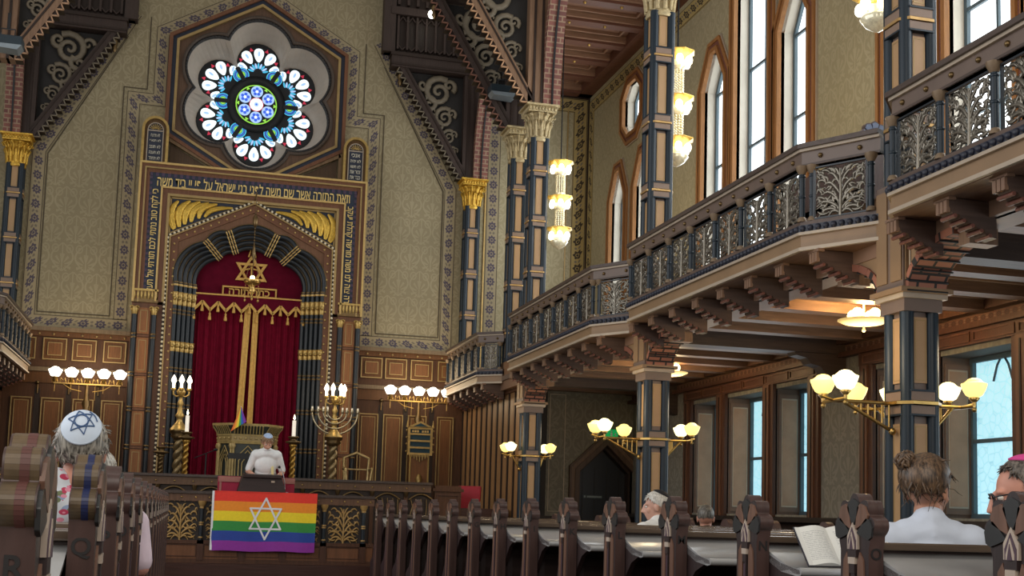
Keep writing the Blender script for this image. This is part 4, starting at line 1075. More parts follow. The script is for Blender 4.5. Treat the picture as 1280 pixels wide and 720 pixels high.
# ---- candle stands and candelabra
DGOLD = mat('aged_gold', '#a8833e', .35, .75, .3, 16)
def twist(b, x, y, z0, z1, r, m=0, turns=4):
    n = 26
    for k in range(2):
        b.tube([(x+r*.55*cos(2*pi*turns*i/n+pi*k), y+r*.55*sin(2*pi*turns*i/n+pi*k), z0+(z1-z0)*i/n) for i in range(n+1)], r*.62, 6, m)
FL = glow('candle_flame', '#fff0c0', 10); BGLOW = glow('bulb_glow', '#fff0cc', 6)
def candle_stand(x, y, ztop, label, r, candle=True, m=DGOLD, grp=None):
    t = thing('candle_stand', label, 'candle stand', (x, y, ZP), 0, grp)
    b = MB(); b.lathe([(.17, 0), (.17, .04), (.1, .1), (.06, .16)], (0, 0, 0), 12, 0); twist(b, 0, 0, .15, ztop-ZP-.14, r, 0)
    b.lathe([(r*.9, ztop-ZP-.16), (r*1.5, ztop-ZP-.12), (r*1.2, ztop-ZP-.1)], (0, 0, 0), 10, 0)
    b.build('twisted_column', m, t)
    b = MB(); z = ztop-ZP; b.lathe([(.05, z-.1), (.14, z-.07), (.14, z-.05), (.05, z-.03), (.06, z), (.10, z+.02), (.10, z+.04), (.03, z+.045)], (0, 0, 0), 14, 0); b.build('cup', BRONZE, t)
    if candle:
        b = MB(); b.cyl(0, 0, z+.04, z+.33, .034, 10); c = b.build('candle', glow('lit_wax', '#fff6e4', .35), t)
        b = MB(); b.lathe([(.001, z+.34), (.018, z+.365), (.012, z+.4), (.001, z+.44)], (0, 0, 0), 8); b.build('flame', FL, c)
    return t
candle_stand(-.05, 22.2, 2.40, 'gold twisted candle stand with lit candle left of the ark curtain', .05)
candle_stand(1.81, 22.2, 2.40, 'gold twisted candle stand with lit candle right of the gilded reading desk', .05)
candle_stand(-.48, 23.0, 2.16, 'empty dark twisted stand left of the three light gold candelabrum', .05, False, BRONZE)
def light(b, x, z, m0=0): b.lathe([(.05, z-.02), (.05, z), (.02, z+.01)], (x, 0, 0), 10, m0)
def candelabrum(x, y, label, arms, menorah):
    t = thing('menorah' if menorah else 'candelabrum', label, 'menorah' if menorah else 'candelabrum', (x, y, 2.52))
    b = MB(); b.lathe([(.17, 0), (.16, .03), (.10, .1), (.055, .16), (.05, .22), (.09, .27), (.05, .32), (.035, .45), (.06, .5), (.035, .55), (.03, .62), (.07, .66), (.09, .72), (.03, .78)], (0, 0, 0), 16, 0); b.build('stem', GOLD, t)
    for dx, dy in arms:
        b = MB(); b.tube([(0, 0, .64), (dx*.6, dy*.6, .62), (dx, dy, .66), (dx, dy, .74)], .018, 6, 0); b.lathe([(.02, .72), (.05, .76), (.035, .78)], (dx, dy, 0), 10, 0)
        a = b.build('arm', GOLD, t)
        b = MB(); b.cyl(dx, dy, .77, .86, .024, 8); b.lathe([(.02, .86), (.05, .91), (.03, .97), (.002, 1.02)], (dx, dy, 0), 10, 0); b.build('candle_bulb', BGLOW, a)
    if menorah:
        SIL = mat('silvered_brass', '#a59c84', .3, .85, .2, 12)
        for r in (.14, .22, .32, .43):
            for s in (-1, 1):
                b = MB(); b.tube([(s*r*sin(q), -.06, .46-r*cos(q)*.95+0.0) if True else 0 for q in [i*pi/2/9 for i in range(10)]], .017, 6, 0); b.lathe([(.015, .44), (.035, .48), (.025, .52)], (s*r, -.06, 0), 8, 0); b.cyl(s*r, -.06, .5, .56, .018, 8, 1); b.build('branch', [SIL, WHITEP], t)
    s = thing('twisted_pedestal', ('thick twisted pedestal carrying the menorah right of the curtain' if menorah else 'thick twisted pedestal carrying the three light gold candelabrum'), 'pedestal', (x, y, ZP))
    b = MB(); b.lathe([(.2, 0), (.2, .06), (.12, .12)], (0, 0, 0), 14, 0); twist(b, 0, 0, .12, 1.12, .08, 0, 3); b.build('twisted_column', mat('pale_bronze', '#8c7a58', .4, .6, .3, 10), s)
    b = MB(); b.lathe([(.09, 1.1), (.15, 1.16), (.13, 1.19), (.17, 1.23), (.17, 1.27)], (0, 0, 0), 14, 0); b.build('capital', BRONZE, s)
candelabrum(-.19, 23.2, 'gold candelabrum with three bright bulbs left of the ark curtain', [(-.14, 0), (0, -.1), (.14, 0)], False)
candelabrum(2.64, 23.2, 'gold menorah with four bright bulbs over eight curved branches right of the curtain', [(-.17, 0), (-.06, -.1), (.09, -.1), (.17, .02)], True)
# little gilt armchair beside the right pedestal
gc = thing('gilt_armchair', 'small pale gilded armchair beside the right twisted pedestal', 'chair', (3.12, 23.2, ZP))
GM = mat('pale_gilt', '#a89468', .35, .6, .3, 14)
for x in (-.2, .2):
    for y in (-.18, .18): b = MB(); b.lathe([(.03, 0), (.02, .2), (.03, .4)], (x, y, 0), 8); b.build('leg', GM, gc)
b = MB(); b.box(-.24, .24, -.22, .22, .38, .45, 0); b.build('seat', VEL, gc)
b = MB(); b.tube([(-.22, .2, .4), (-.24, .22, .9), (0, .23, 1.0), (.24, .22, .9), (.22, .2, .4)], .03, 6); b.tube([(-.2, .21, .68), (.2, .21, .68)], .02, 6)
b.build('backrest', GM, gc)
for s in (-1, 1): b = MB(); b.tube([(s*.24, .2, .68), (s*.27, 0, .7), (s*.25, -.18, .66), (s*.22, -.18, .44)], .025, 6); b.build('armrest', GM, gc)

# ---- five globe lamp standards on the ark wall
GLOBE = glow('opal_globe', '#fff3dc', 5.0)
def globe(b, x, y, z, r, m=0):
    b.lathe([(r*.36, z-r*.78), (r*.64, z-r*.62), (r*.86, z-r*.2), (r*1.0, z+r*.2), (r*1.0, z+r*.3), (r*.8, z+r*.36), (r*.62, z+r*.5), (r*.46, z+r*.66), (r*.2, z+r*.75), (.001, z+r*.77)], (x, y, 0), 20, m)
def lamp_standard(x, y, label, z0):
    t = thing('lamp_standard', label, 'lamp', (x, y, z0), 0)
    h = 3.37-z0
    b = MB(); b.box(-.6, .6, -.03, .03, h-.012, h+.012); 
    for i in range(9): q = -.58+i*.145; b.tube([(q-.05, 0, h+.02), (q-.03, 0, h+.1), (q, 0, h+.05), (q+.03, 0, h+.1), (q+.05, 0, h+.02)], .012, 5); b.cyl(q, 0, h-.3 if 2 < i < 6 else h-.16, h, .006, 5) if i % 2 == 0 or i in (3, 5) else None
    b.tube([(-.45, 0, h), (-.3, 0, h-.1), (-.1, 0, h-.14)], .009, 5); b.tube([(.45, 0, h), (.3, 0, h-.1), (.1, 0, h-.14)], .009, 5)
    b.build('crossbar', BRASS, t)
    b = MB(); b.lathe([(.2, 0), (.2, .06), (.08, .14), (.05, .3), (.1, .5), (.14, .62), (.06, .74), (.05, h-.75), (.12, h-.66), (.13, h-.56), (.05, h-.46), (.08, h-.36), (.04, h-.26), (.03, h)], (0, 0, 0), 14)
    b.build('stem', BRONZE, t)
    for i in range(5):
        q = -.58+i*.29; b = MB(); globe(b, q, 0, h+.215, .125); g_ = b.build('globe', GLOBE, t)
        b = MB(); b.lathe([(.03, h+.02), (.05, h+.1), (.06, h+.14)], (q, 0, 0), 8); b.build('holder', BRASS, g_)
lamp_standard(-1.92, 24.25, 'brass lamp standard with five glowing globes left of the ark, behind the seated man', ZP)
lamp_standard(4.44, 24.25, 'brass lamp standard with five glowing globes right of the ark, over the number board', ZP)
# number board in front of the right standard
nb = thing('number_board', 'gilded gable topped number board with three dark rows under the right globe lamp', 'board', (4.45, 24.0, 2.3))
b = MB(); b.box(-.22, .22, 0, .05, 0, .5, 1); b.rframe(-.25, .25, -.02, .54, .045, -.03, .05, 'Y', 0); b.prism([(-.27, .53), (.27, .53), (0, .66)], -.03, .05, 'Y', 0); b.prism([(-.15, .55), (.15, .55), (0, .62)], -.035, 0, 'Y', 1)
for z in (.13, .265, .4): b.box(-.22, .22, -.02, .02, z-.018, z+.018, 0)
for z in (.05, .2, .33, .47):
    for s in (-1, 1): b.ball((s*.27, 0, z), .022, 0, 6, 4)
for s in (-1, 1): b.lathe([(.03, .53), (.015, .6), (.004, .68)], (s*.26, .01, 0), 6, 0)
for k in range(7): b.tube([(-.18+.06*k, -.01, 0), (-.16+.055*k, -.01, -.06-.03*(3-abs(k-3)))], .014, 5, 0)
b.build('frame', [mat('board_gilt', '#9c8350', .4, .5, .2, 14), mat('board_slate', '#10303c', .7)], nb)
b = MB(); b.box(-.2, .2, .02, .06, -1.05, 0, 0); b.rframe(-.2, .2, -1.03, -.02, .03, 0, .03, 'Y', 1); b.lathe([(.08, -.82), (.1, -.75), (.1, -.62), (.05, -.55), (.08, -.5), (.03, -.4)], (0, -.02, 0), 10, 1)
b.build('back_panel', [WPAN, mat('board_brass', '#8d7443', .4, .6)], nb)
b = MB()
for q in (-.15, -.1, -.05, .05, .1, .15): b.box(q-.017, q+.017, -.022, 0, .435, .475)
b.build('gilt_mark', GOLDL, kids(nb)[0])
# stall right of the rail, red armchair, book
st_ = thing('stall_end', 'plain brown oak stall end at the right of the ark rail', 'stall', (4.3, 20.5, .62))
b = MB(); b.box(-.22, .24, -.05, .06, 0, 1.0, 0); b.box(-.26, .28, -.08, .4, .9, .95, 0); b.rframe(-.18, .2, .1, .85, .02, -.07, -.04, 'Y', 1); b.build('panel', [WMID, WRED], st_)
b = MB(); b.box(-.12, .1, .05, .26, .952, 1.0, 0); bk = b.build('prayer_book', mat('tan_book_cover', '#9a7a4c', .6), None, (4.32, 20.5, .62)); tag(bk, 'closed tan book lying on the oak stall end', 'book')
rc = thing('red_armchair', 'red velvet armchair standing before the slatted oak partition', 'chair', (4.66, 20.75, .62), -.5); rc.scale = (.86, .86, .93)
RV = mat('red_chair_velvet', '#8c1526', .75, 0, .12, 8)
b = MB(); b.add([(-.25, .2, .42), (.25, .2, .42), (.25, .36, 1.1), (-.25, .36, 1.1), (-.25, .28, .42), (.25, .28, .42), (.25, .44, 1.1), (-.25, .44, 1.1)], [(0,1,2,3),(7,6,5,4),(1,0,4,5),(3,2,6,7),(2,1,5,6),(0,3,7,4)]); b.build('backrest', RV, rc, bevel=.03)
b = MB(); b.box(-.26, .26, -.26, .26, .36, .48); b.build('seat', RV, rc, bevel=.03)
for x in (-.25, .25):
    for y in (-.22, .22): b = MB(); b.box(x-.025, x+.025, y-.025, y+.025, 0, .4); b.build('leg', IRON, rc)
    b = MB(); b.box(x*1.15-.03, x*1.15+.03, -.26, .3, .62, .68); b.box(x*1.15-.025, x*1.15+.025, -.24, -.18, .36, .64); b.build('armrest', IRON, rc)
# ================================================================ PEWS
PEWD = wood('pew_dark_oak', '#302424', .42, spec=.5); PEWM = wood('pew_oak', '#493632', .42, spec=.5)
PEWB = wood('pew_brown_petal', '#6d4f40', .4, spec=.5); PEWG = mat('pew_green_black_petal', '#2a2b2c', .35)
PEWR = wood('pew_back_oak', '#2e2220', .4, along='X'); DESK = mat('polished_desk', '#a5a6a6', .30, 0, .25, 3, spec=1.0, coat=1.0)  # pale grey desk base stands in for window reflections on its varnish
RAILT = wood('pew_rail', '#5a4c40', .25, along='X', coat=.5)
CHW = mat('chevron_ivory', '#b5a596', .5); CHP = mat('chevron_plum', '#4d3945', .5)
LETM = mat('painted_letter', '#141011', .6)
def fan_outline(cy, cz, n=12, R=.112, k=.031):
    pts = []
    for l in range(5):
        for i in range(n):
            a = radians(-8+39.2*l+39.2*i/n); r = R+k*sin(pi*i/n)
            pts.append((cy+r*cos(a), cz+r*sin(a)))
    a = radians(188); pts.append((cy+R*cos(a), cz+R*sin(a)))
    return pts
CZF = 1.168
def make_pew(s, L, label, group, stripe=None):
    """origin: aisle face of the aisle end, floor level; s=+1 runs to +X, -1 to -X; people face +Y"""
    t = thing('pew', label, 'pew', (0, 0, 0), 0, group)
    X = lambda a: s*a
    def bx(b, x0, x1, *r): b.box(min(X(x0), X(x1)), max(X(x0), X(x1)), *r)
    # aisle end
    b = MB()
    fan = fan_outline(0, CZF)
    prof = [(.10, 1.10), (.11, 1.13)]+fan+[(-.11, 1.13), (-.10, 1.10), (-.10, 0), (.46, 0), (.46, .06), (.40, .10), (.42, .40), (.44, .47), (.36, .52), (.24, .56), (.15, .68), (.10, .86)]
    b.prism(prof, 0, X(.062), 'X', 0, True, 1)
    e = b.build('end_panel', [PEWM, PEWD], t, bevel=.006)
    b = MB()
    for l in range(5):
        a = radians(-8+39.2*(l+.5)); d = Vector((cos(a), sin(a))); q = Vector((-d.y, d.x)); pl = []
        c0 = Vector((0, CZF-.012))
        for u, w in ((.025, 0), (.07, .026), (.10, .041), (.122, .034), (.136, 0), (.122, -.034), (.10, -.041), (.07, -.026)):
            p = c0+d*u+q*w; pl.append((p.x, p.y))
        b.prism(pl, X(-.007), X(.002), 'X', 1 if l % 2 == 0 else 0)
    b.build('fan_petals', [PEWB, PEWG], e, bevel=.002)
    b = MB()
    for k, (w, m) in enumerate(((.036, 0), (.028, 1), (.020, 0), (.012, 1))):
        z = 1.20-.017*k; b.prism([(-w, z-.05-.035), (0, z-.02), (w, z-.05-.035), (w, z-.05), (0, z+.012), (-w, z-.05)][::-1] if 0 else [(-w, 1.10), (w, 1.10), (w, z-.05), (0, z), (-w, z-.05)], X(-.010-.002*k), X(0), 'X', m)
    b.box(min(X(-.012), 0), max(X(-.012), 0), -.03, .03, 1.07, 1.10, 3); b.box(min(X(-.014), 0), max(X(-.014), 0), -.024, .024, 1.045, 1.07, 0); b.box(min(X(-.012), 0), max(X(-.012), 0), -.018, .018, 1.01, 1.045, 3)
    b.box(min(X(-.008), 0), max(X(-.008), 0), -.013, .013, .3, 1.01, 3); b.box(min(X(-.011), 0), max(X(-.011), 0), -.004, .006, .32, 1.0, 1)
    for q in (-1, 1):
        P = [(q*.03, .3), (q*.075, .3), (q*.075, 1.0), (q*.07, 1.06), (q*.045, 1.09), (q*.03, 1.05)]
        b.prism(P, X(-.006), X(.002), 'X', 2)
    b.build('chevron_ornament', [CHW, CHP, PEWB, PEWD], e)
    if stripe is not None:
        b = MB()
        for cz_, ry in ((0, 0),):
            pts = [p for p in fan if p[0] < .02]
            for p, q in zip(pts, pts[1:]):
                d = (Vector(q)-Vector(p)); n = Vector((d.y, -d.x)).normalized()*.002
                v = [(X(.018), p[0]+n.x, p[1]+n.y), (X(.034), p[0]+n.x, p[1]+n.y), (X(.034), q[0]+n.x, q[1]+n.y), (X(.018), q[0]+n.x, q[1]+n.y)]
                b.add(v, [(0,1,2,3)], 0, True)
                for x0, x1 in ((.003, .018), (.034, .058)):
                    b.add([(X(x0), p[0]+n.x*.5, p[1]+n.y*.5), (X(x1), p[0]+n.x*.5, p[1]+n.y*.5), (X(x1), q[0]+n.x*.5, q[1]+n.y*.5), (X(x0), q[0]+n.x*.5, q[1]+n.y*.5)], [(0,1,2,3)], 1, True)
        b.build('stripe_and_reflection', [stripe, mat('ochre_reflection', '#584833', .45, 0, .5, 14)], e)  # ochre beside the stripe: stained-glass reflections put into the colour
    # far end: plainer, round topped
    b = MB(); b.prism([(.10, 1.08)]+[(.1*cos(radians(a)), 1.10+.1*sin(radians(a))) for a in range(0, 181, 20)]+[(-.10, 1.08), (-.10, 0), (.44, 0), (.44, .47), (.2, .6), (.1, .86)], X(L), X(L+.06), 'X', 0, True, 0)
    b.build('end_panel', [PEWM], t)
    # back, rail, desk, seat
    b = MB(); bx(b, .062, L, -.022, .022, .3, 1.10, 0)
    n = int(L/.55)
    for k in range(n): x = .1+k*(L-.14)/n; b.rframe(min(X(x), X(x+(L-.2)/n)), max(X(x), X(x+(L-.2)/n)), .35, .9, .04, -.03, -.02, 'Y', 1)
    b.build('backrest', [PEWR, PEWD], t)
    b = MB(); bx(b, .06, L, -.035, .05, 1.098, 1.128, 0); b.build('top_rail', RAILT, t, bevel=.006)
    b = MB()
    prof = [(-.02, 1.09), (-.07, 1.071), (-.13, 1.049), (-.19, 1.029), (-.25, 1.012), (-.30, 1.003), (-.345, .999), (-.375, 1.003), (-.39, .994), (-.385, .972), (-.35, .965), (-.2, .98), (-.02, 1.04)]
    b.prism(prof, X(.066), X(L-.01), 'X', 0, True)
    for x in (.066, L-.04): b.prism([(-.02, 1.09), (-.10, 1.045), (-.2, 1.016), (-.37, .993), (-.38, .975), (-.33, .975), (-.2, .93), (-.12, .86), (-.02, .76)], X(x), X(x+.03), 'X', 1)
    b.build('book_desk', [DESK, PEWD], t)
    b = MB(); bx(b, .06, L, .03, .46, .42, .46, 0); bx(b, .06, L, .40, .43, .1, .42, 0); b.build('seat', PEWR, t)
    return t
ORD = ['nearest the camera', 'second from the camera', 'third from the camera', 'fourth from the camera', 'fifth from the camera', 'sixth from the camera', 'seventh from the camera', 'eighth from the camera', 'ninth from the camera', 'tenth from the camera', 'eleventh from the camera', 'twelfth from the camera', 'thirteenth from the camera', 'fourteenth from the camera', 'last before the bimah']
Y0, DP = 3.25, .925
XRP, XLP = 2.46, -.205
prR = make_pew(1, 2.45, 'x', 'pews right of the centre aisle')
prL = make_pew(-1, 2.4, 'x', 'pews left of the centre aisle')
NR = 15
def letter(p, s, ch):
    e = [c for c in kids(p) if c.name.startswith('end_panel')][0]
    textmesh(ch, .06, .001, LETM, 'painted_letter', e, Matrix.Translation((s*.031, -.102, 1.085)) @ Matrix.Rotation(radians(90), 4, 'X'), .001, None, None).scale = (1, 1, 1)
LR = 'PONMLKIHGFEDCBA'; LL = 'RQPONMLKIHGFEDCB'
for k in range(NR):
    p = prR if k == 0 else dup(prR)
    p.location = (XRP, Y0+DP*k, 0); p['label'] = 'carved oak pew right of the centre aisle, %s on that side' % ORD[k]
pewsR = [o for o in bpy.data.objects if o.type == 'EMPTY' and o.get('group') == 'pews right of the centre aisle']
for p in pewsR:
    k = round((p.location.y-Y0)/DP); 
    if k < 9: letter(p, 1, LR[k])
BSTR = mat('blue_stripe', '#1d2650', .45); RSTR = mat('red_stripe', '#5c3732', .5)
lefts = []
for k in range(-1, NR-1):
    p = prL if k == 3 else None
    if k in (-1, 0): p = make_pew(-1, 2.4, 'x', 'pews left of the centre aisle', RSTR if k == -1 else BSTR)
    elif p is None: p = dup(prL)
    p.location = (XLP-(.03 if k < 0 else 0), {-1: 2.27}.get(k, Y0-.04+DP*k), 0)
    p['label'] = ('carved oak pew left of the aisle with a red stripe over its fan top' if k == -1 else 'carved oak pew left of the aisle with a blue stripe over its fan top' if k == 0 else 'carved oak pew left of the centre aisle, %s on that side' % ORD[k+1])
    lefts.append(p)
for p in lefts:
    k = round((p.location.y-Y0+.04)/DP)
    if k < 7: letter(p, -1, LL[k+1])

# ---- books on the desks
PAPER = mat('book_paper', '#d9d8d2', .7, 0, .05, 30); 
def pages_mat():
    m, nt, N, L, B = nodes('printed_page')
    uv = N.new('ShaderNodeUVMap'); sp = N.new('ShaderNodeSeparateXYZ'); L.new(uv.outputs[0], sp.inputs[0])
    ln = mth(nt, 'GREATER_THAN', mth(nt, 'FRACT', mth(nt, 'MULTIPLY', sp.outputs[1], 22)), .55)
    nz = N.new('ShaderNodeTexNoise'); nz.inputs['Scale'].default_value = 40; L.new(uv.outputs[0], nz.inputs[0])
    ins = mth(nt, 'MULTIPLY', mth(nt, 'LESS_THAN', mth(nt, 'ABSOLUTE', mth(nt, 'SUBTRACT', sp.outputs[0], .5)), .36), mth(nt, 'LESS_THAN', mth(nt, 'ABSOLUTE', mth(nt, 'SUBTRACT', sp.outputs[1], .5)), .38))
    f = mth(nt, 'MULTIPLY', mth(nt, 'MULTIPLY', ln, ins), mth(nt, 'GREATER_THAN', nz.outputs[0], .45))
    L.new(mix(nt, mth(nt, 'MULTIPLY', f, .6), hexc('#dcdcd6'), hexc('#8d8f90')), B.inputs['Base Color']); B.inputs['Roughness'].default_value = .7
    return m
PGM = pages_mat()
def open_book(loc, tilt, yaw, label, w=.15, h=.21):
    t = thing('open_book', label, 'book', loc, yaw)
    R = Matrix.Rotation(tilt, 4, 'X')
    b = MB(); b.M = R; b.box(-w-.005, w+.005, -.003, h+.005, -.006, 0); b.build('cover', mat('dark_book_cover', '#2c2a33', .6), t)
    for s in (-1, 1):
        b = MB(); b.M = R; n = 8
        for i in range(n):
            def z(q): return .004+.022*sin(pi*min(1, q*1.15))*(1-q*.5)
            a, c = i/n, (i+1)/n
            v = [(s*w*a, 0, z(a)), (s*w*c, 0, z(c)), (s*w*c, h, z(c)), (s*w*a, h, z(a))]
            uv = [(a, 0), (c, 0), (c, 1), (a, 1)]
            b.add(v, [(0,1,2,3)], 0, True, [uv]); b.add([(x, y, 0) for x, y, _ in v], [(3,2,1,0)], 1)
            b.add([v[0], v[1], (v[1][0], v[1][1], 0), (v[0][0], v[0][1], 0)], [(0,1,2,3)], 1); b.add([v[3], v[2], (v[2][0], v[2][1], 0), (v[3][0], v[3][1], 0)], [(0,1,2,3)], 1)
        b.add([(s*w, 0, z(1)), (s*w, h, z(1)), (s*w, h, 0), (s*w, 0, 0)], [(0,1,2,3)], 1)
        b.build('page', [PGM, PAPER], t)
    return t
open_book((2.74, 4.76, 1.012), .85, .0, 'open prayer book propped on the desk left of the woman with the bun')
open_book((3.86, 4.77, 1.022), .75, .05, 'open prayer book on the desk in front of the woman with the bun')
# ================================================================ COLUMNS
TANC = mat('column_tan_panel', '#a6835c', .5, 0, .1, 3); TANE = mat('column_mauve_frame', '#6b5a50', .5, 0, .1, 3)
RINGM = mat('ring_gilt', '#b08d58', .4, .5, .2, 10)
def colshaft(b, z0, z1, half=False):
    b.box(-.115, .115, -.115, .115, z0, z1, 0)
    for sx in (-1, 1):
        for sy in (-1, 1): b.cyl(sx*.110, sy*.110, z0, z1, .054, 12, 1)
def colpanels(b, z0, z1):
    for ax in ('Y', 'X'):
        for s in (-1, 1):
            a, c = (.118, .128); lo, hi = (s*a, s*c) if s > 0 else (s*c, s*a)
            if ax == 'Y': b.box(-.056, .056, lo, hi, z0, z1, 2); b.rframe(-.048, .048, z0+.02, z1-.02, .006, lo-.002 if s < 0 else hi-.002, lo+.002 if s < 0 else hi+.002, 'Y', 3)
            else: b.box(lo, hi, -.056, .056, z0, z1, 2); b.rframe(-.048, .048, z0+.02, z1-.02, .006, lo-.002 if s < 0 else hi-.002, lo+.002 if s < 0 else hi+.002, 'X', 3)
RINGV = mat('ring_mauve', '#7d6757', .5)
def colring(b, z, big=.0):
    def sq(r, z0, z1, m): b.prism([(-r, -r*.62), (-r*.62, -r), (r*.62, -r), (r, -r*.62), (r, r*.62), (r*.62, r), (-r*.62, r), (-r, r*.62)], z0, z1, 'Z', m)
    sq(.172+big, z-.1, z-.085, 1); sq(.165+big, z-.085, z-.02, 3); sq(.176+big, z-.012, z+.012, 0); sq(.165+big, z+.02, z+.09, 3); sq(.172+big, z+.09, z+.105, 1)
CAPG = mat('capital_gilt', '#ab9a74', .5, .25, .3, 22, .4); CAPD = mat('capital_gilt_bright', '#c9a03e', .4, .55, .3, 22, .4)
def capital(b, z0, z1, m=0):
    h = z1-z0
    b.lathe([(.17, z0-.06), (.185, z0-.03), (.17, z0), (.175, z0+.03)], (0, 0, 0), 16, m)
    b.lathe([(.16, z0), (.165, z0+h*.4), (.2, z0+h*.65), (.25, z0+h*.74)], (0, 0, 0), 16, m)
    for i in range(12):
        a = 2*pi*i/12; c, s_ = cos(a), sin(a)
        b.tube([(.17*c, .17*s_, z0+.02), (.185*c, .185*s_, z0+h*.35), (.235*c, .235*s_, z0+h*.52), (.25*c, .25*s_, z0+h*.47)], [.03, .034, .026, .014], 5, m)
        a += pi/12; c, s_ = cos(a), sin(a)
        b.tube([(.17*c, .17*s_, z0+.25*h), (.2*c, .2*s_, z0+h*.62), (.27*c, .27*s_, z0+h*.74), (.285*c, .285*s_, z0+h*.68), (.26*c, .26*s_, z0+h*.65)], [.022, .026, .022, .016, .01], 5, m)
    b.box(-.25, .25, -.25, .25, z0+h*.76, z0+h*.80, m); b.prism([(-.24, -.24), (.24, -.24), (.24, .24), (-.24, .24)], z0+h*.8, z0+h*.94, 'Z', m); b.box(-.29, .29, -.29, .29, z0+h*.94, z1, m)
    for i in range(9):
        q = -.22+.055*i
        for s in (-1, 1): b.ball((q, s*.245, z0+h*.87), .025, m, 6, 4, (1, .6, 1.5)); b.ball((s*.245, q, z0+h*.87), .025, m, 6, 4, (.6, 1, 1.5))
def column(x, y, label, zb, lower, ztop=8.12):
    t = thing('column', label, 'column', (x, y, zb), 0)
    MM = [TANE, BLUEC, TANC, GLINE]
    z = lambda v: v-zb
    if lower:
        b = MB(); b.box(-.22, .22, -.22, .22, 0, .12, 0); b.box(-.2, .2, -.2, .2, .12, .75, 0); b.box(-.22, .22, -.22, .22, .75, .82, 1); b.build('base', [TANE, GLINE], t)
        b = MB(); colshaft(b, .8, 2.92); colpanels(b, .95, 1.98); colpanels(b, 2.3, 2.82); b.build('lower_shaft', MM, t)
        b = MB(); colring(b, 2.14); b.build('ring', [RINGM, BLUEC, TANC, RINGV], t)
        b = MB(); b.box(-.17, .17, -.17, .17, 2.86, 2.96, 0); b.box(-.2, .2, -.2, .2, 2.96, 3.0, 1); b.box(-.23, .23, -.23, .23, 3.0, 3.04, 2); b.build('impost', [TANE, GREYL, TANF], t)
        b = MB(); b.box(-.19, .19, -.19, .19, 3.04, 3.9, 0)
        for s in (-1, 1):
            for q in (-.1, .1): b.box(q-.075, q+.075, s*.19-.012, s*.19+.012, 3.1, 3.85, 1); b.box(s*.19-.012, s*.19+.012, q-.075, q+.075, 3.1, 3.85, 1)
        b.build('pier_block', [TANE, TANF], t)
    b = MB(); colshaft(b, z(3.86), z(7.56))
    k = 0
    zr = [4.37, 5.24, 6.11, 6.98]
    for a, c in zip([3.95]+[q+.13 for q in zr], [q-.13 for q in zr]+[7.5]): colpanels(b, z(a), z(c))
    b.build('shaft', MM, t)
    for q in zr: b = MB(); colring(b, z(q)); b.build('ring', [RINGM, BLUEC, TANC, RINGV], t)
    b = MB(); capital(b, z(7.56), z(ztop)); b.build('capital', [CAPD if y > 24 else CAPG], t)
    return t
column(XC, 8.48, 'blue and tan painted column nearest the camera, beside the woman with the bun', 0, True)
column(XC, 14.05, 'blue and tan painted column left of the dark pointed doorway lamp pair, middle of the gallery', 0, True)
bpy.data.objects['column.001']['label'] = 'blue and tan painted column in the middle of the gallery row, right of the dark pointed door'
column(XC, 19.62, 'blue and tan painted column left of the dark pointed door, at the slatted partition', 0, True)
column(XC, 20.95, 'narrow upper column standing just behind the third column on the gallery', 3.86, False)
column(XC-.02, 24.6, 'upper corner column with gold capital right of the ark on the ark wall', 3.86, False)
column(XL, 24.6, 'upper corner column with gold capital at the left edge of the ark wall', 3.86, False)

# brackets of banded brick between columns and the gallery beam
def corbel(y, sgn):
    b = MB(); P = []
    for i in range(13):
        a = pi/2*i/12; P.append((y+sgn*(.19+.62*(1-cos(a))), 3.02+.34*sin(a)))
    P = [(y+sgn*.19, 3.42)]+P+[(y+sgn*.85, 3.36), (y+sgn*.85, 3.42)]
    b.prism(P if sgn < 0 else P[::-1], XC-.15, XC+.15, 'X', 0)
    st = [(y+sgn*(.19+.62*(1-cos(pi/2*i/6))), 3.02+.34*sin(pi/2*i/6)) for i in range(7)]
    acc = 0
    for i in range(6):
        (y0, z0), (y1, z1) = st[i], st[i+1]; 
        n = Vector((0, -(z1-z0)*sgn*-1, -(y1-y0)*sgn)).normalized()*.0
        d = Vector((y1-y0, z1-z0)); L = d.length; nn = Vector((d.y*sgn, -d.x*sgn)).normalized(); nn = Vector((sgn*abs(nn.x), -abs(nn.y)))
        v = [(XC-.17, y0+nn.x*.03, z0+nn.y*.03), (XC+.17, y0+nn.x*.03, z0+nn.y*.03), (XC+.17, y1+nn.x*.03, z1+nn.y*.03), (XC-.17, y1+nn.x*.03, z1+nn.y*.03)]
        w = [(p[0], p[1]-nn.x*.06, p[2]-nn.y*.06) for p in v]
        b.add(v+w, [(0,1,2,3)], 1, False, [[(0, acc), (.34, acc), (.34, acc+L), (0, acc+L)]]); b.add(v+w, [(4,7,6,5),(0,4,5,1),(1,5,6,2),(2,6,7,3),(3,7,4,0)], 1, False, [[(0,acc),(.05,acc),(.05,acc+.05),(0,acc+.05)]]*5); acc += L
        b.tube([(XC-.18, y0+nn.x*.04, z0+nn.y*.04), (XC+.18, y0+nn.x*.04, z0+nn.y*.04)], .008, 6, 2)
    b.box(XC-.12, XC+.12, min(y+sgn*.8, y+sgn*.93), max(y+sgn*.8, y+sgn*.93), 3.24, 3.38, 3)
    for s in (-1, 1):
        q = [(y+sgn*.23, 3.38), (y+sgn*.23, 3.15), (y+sgn*.6, 3.38)]
        for p0, p1 in zip(q, q[1:]+q[:1]): b.bar((XC+s*.152, p0[0], p0[1]), (XC+s*.152, p1[0], p1[1]), .014, .012, 4, (1, 0, 0))
    return tag(b.build('brick_corbel', [TANF, BRICKD, IRON, WBEAM, GREYL]), None, 'corbel')
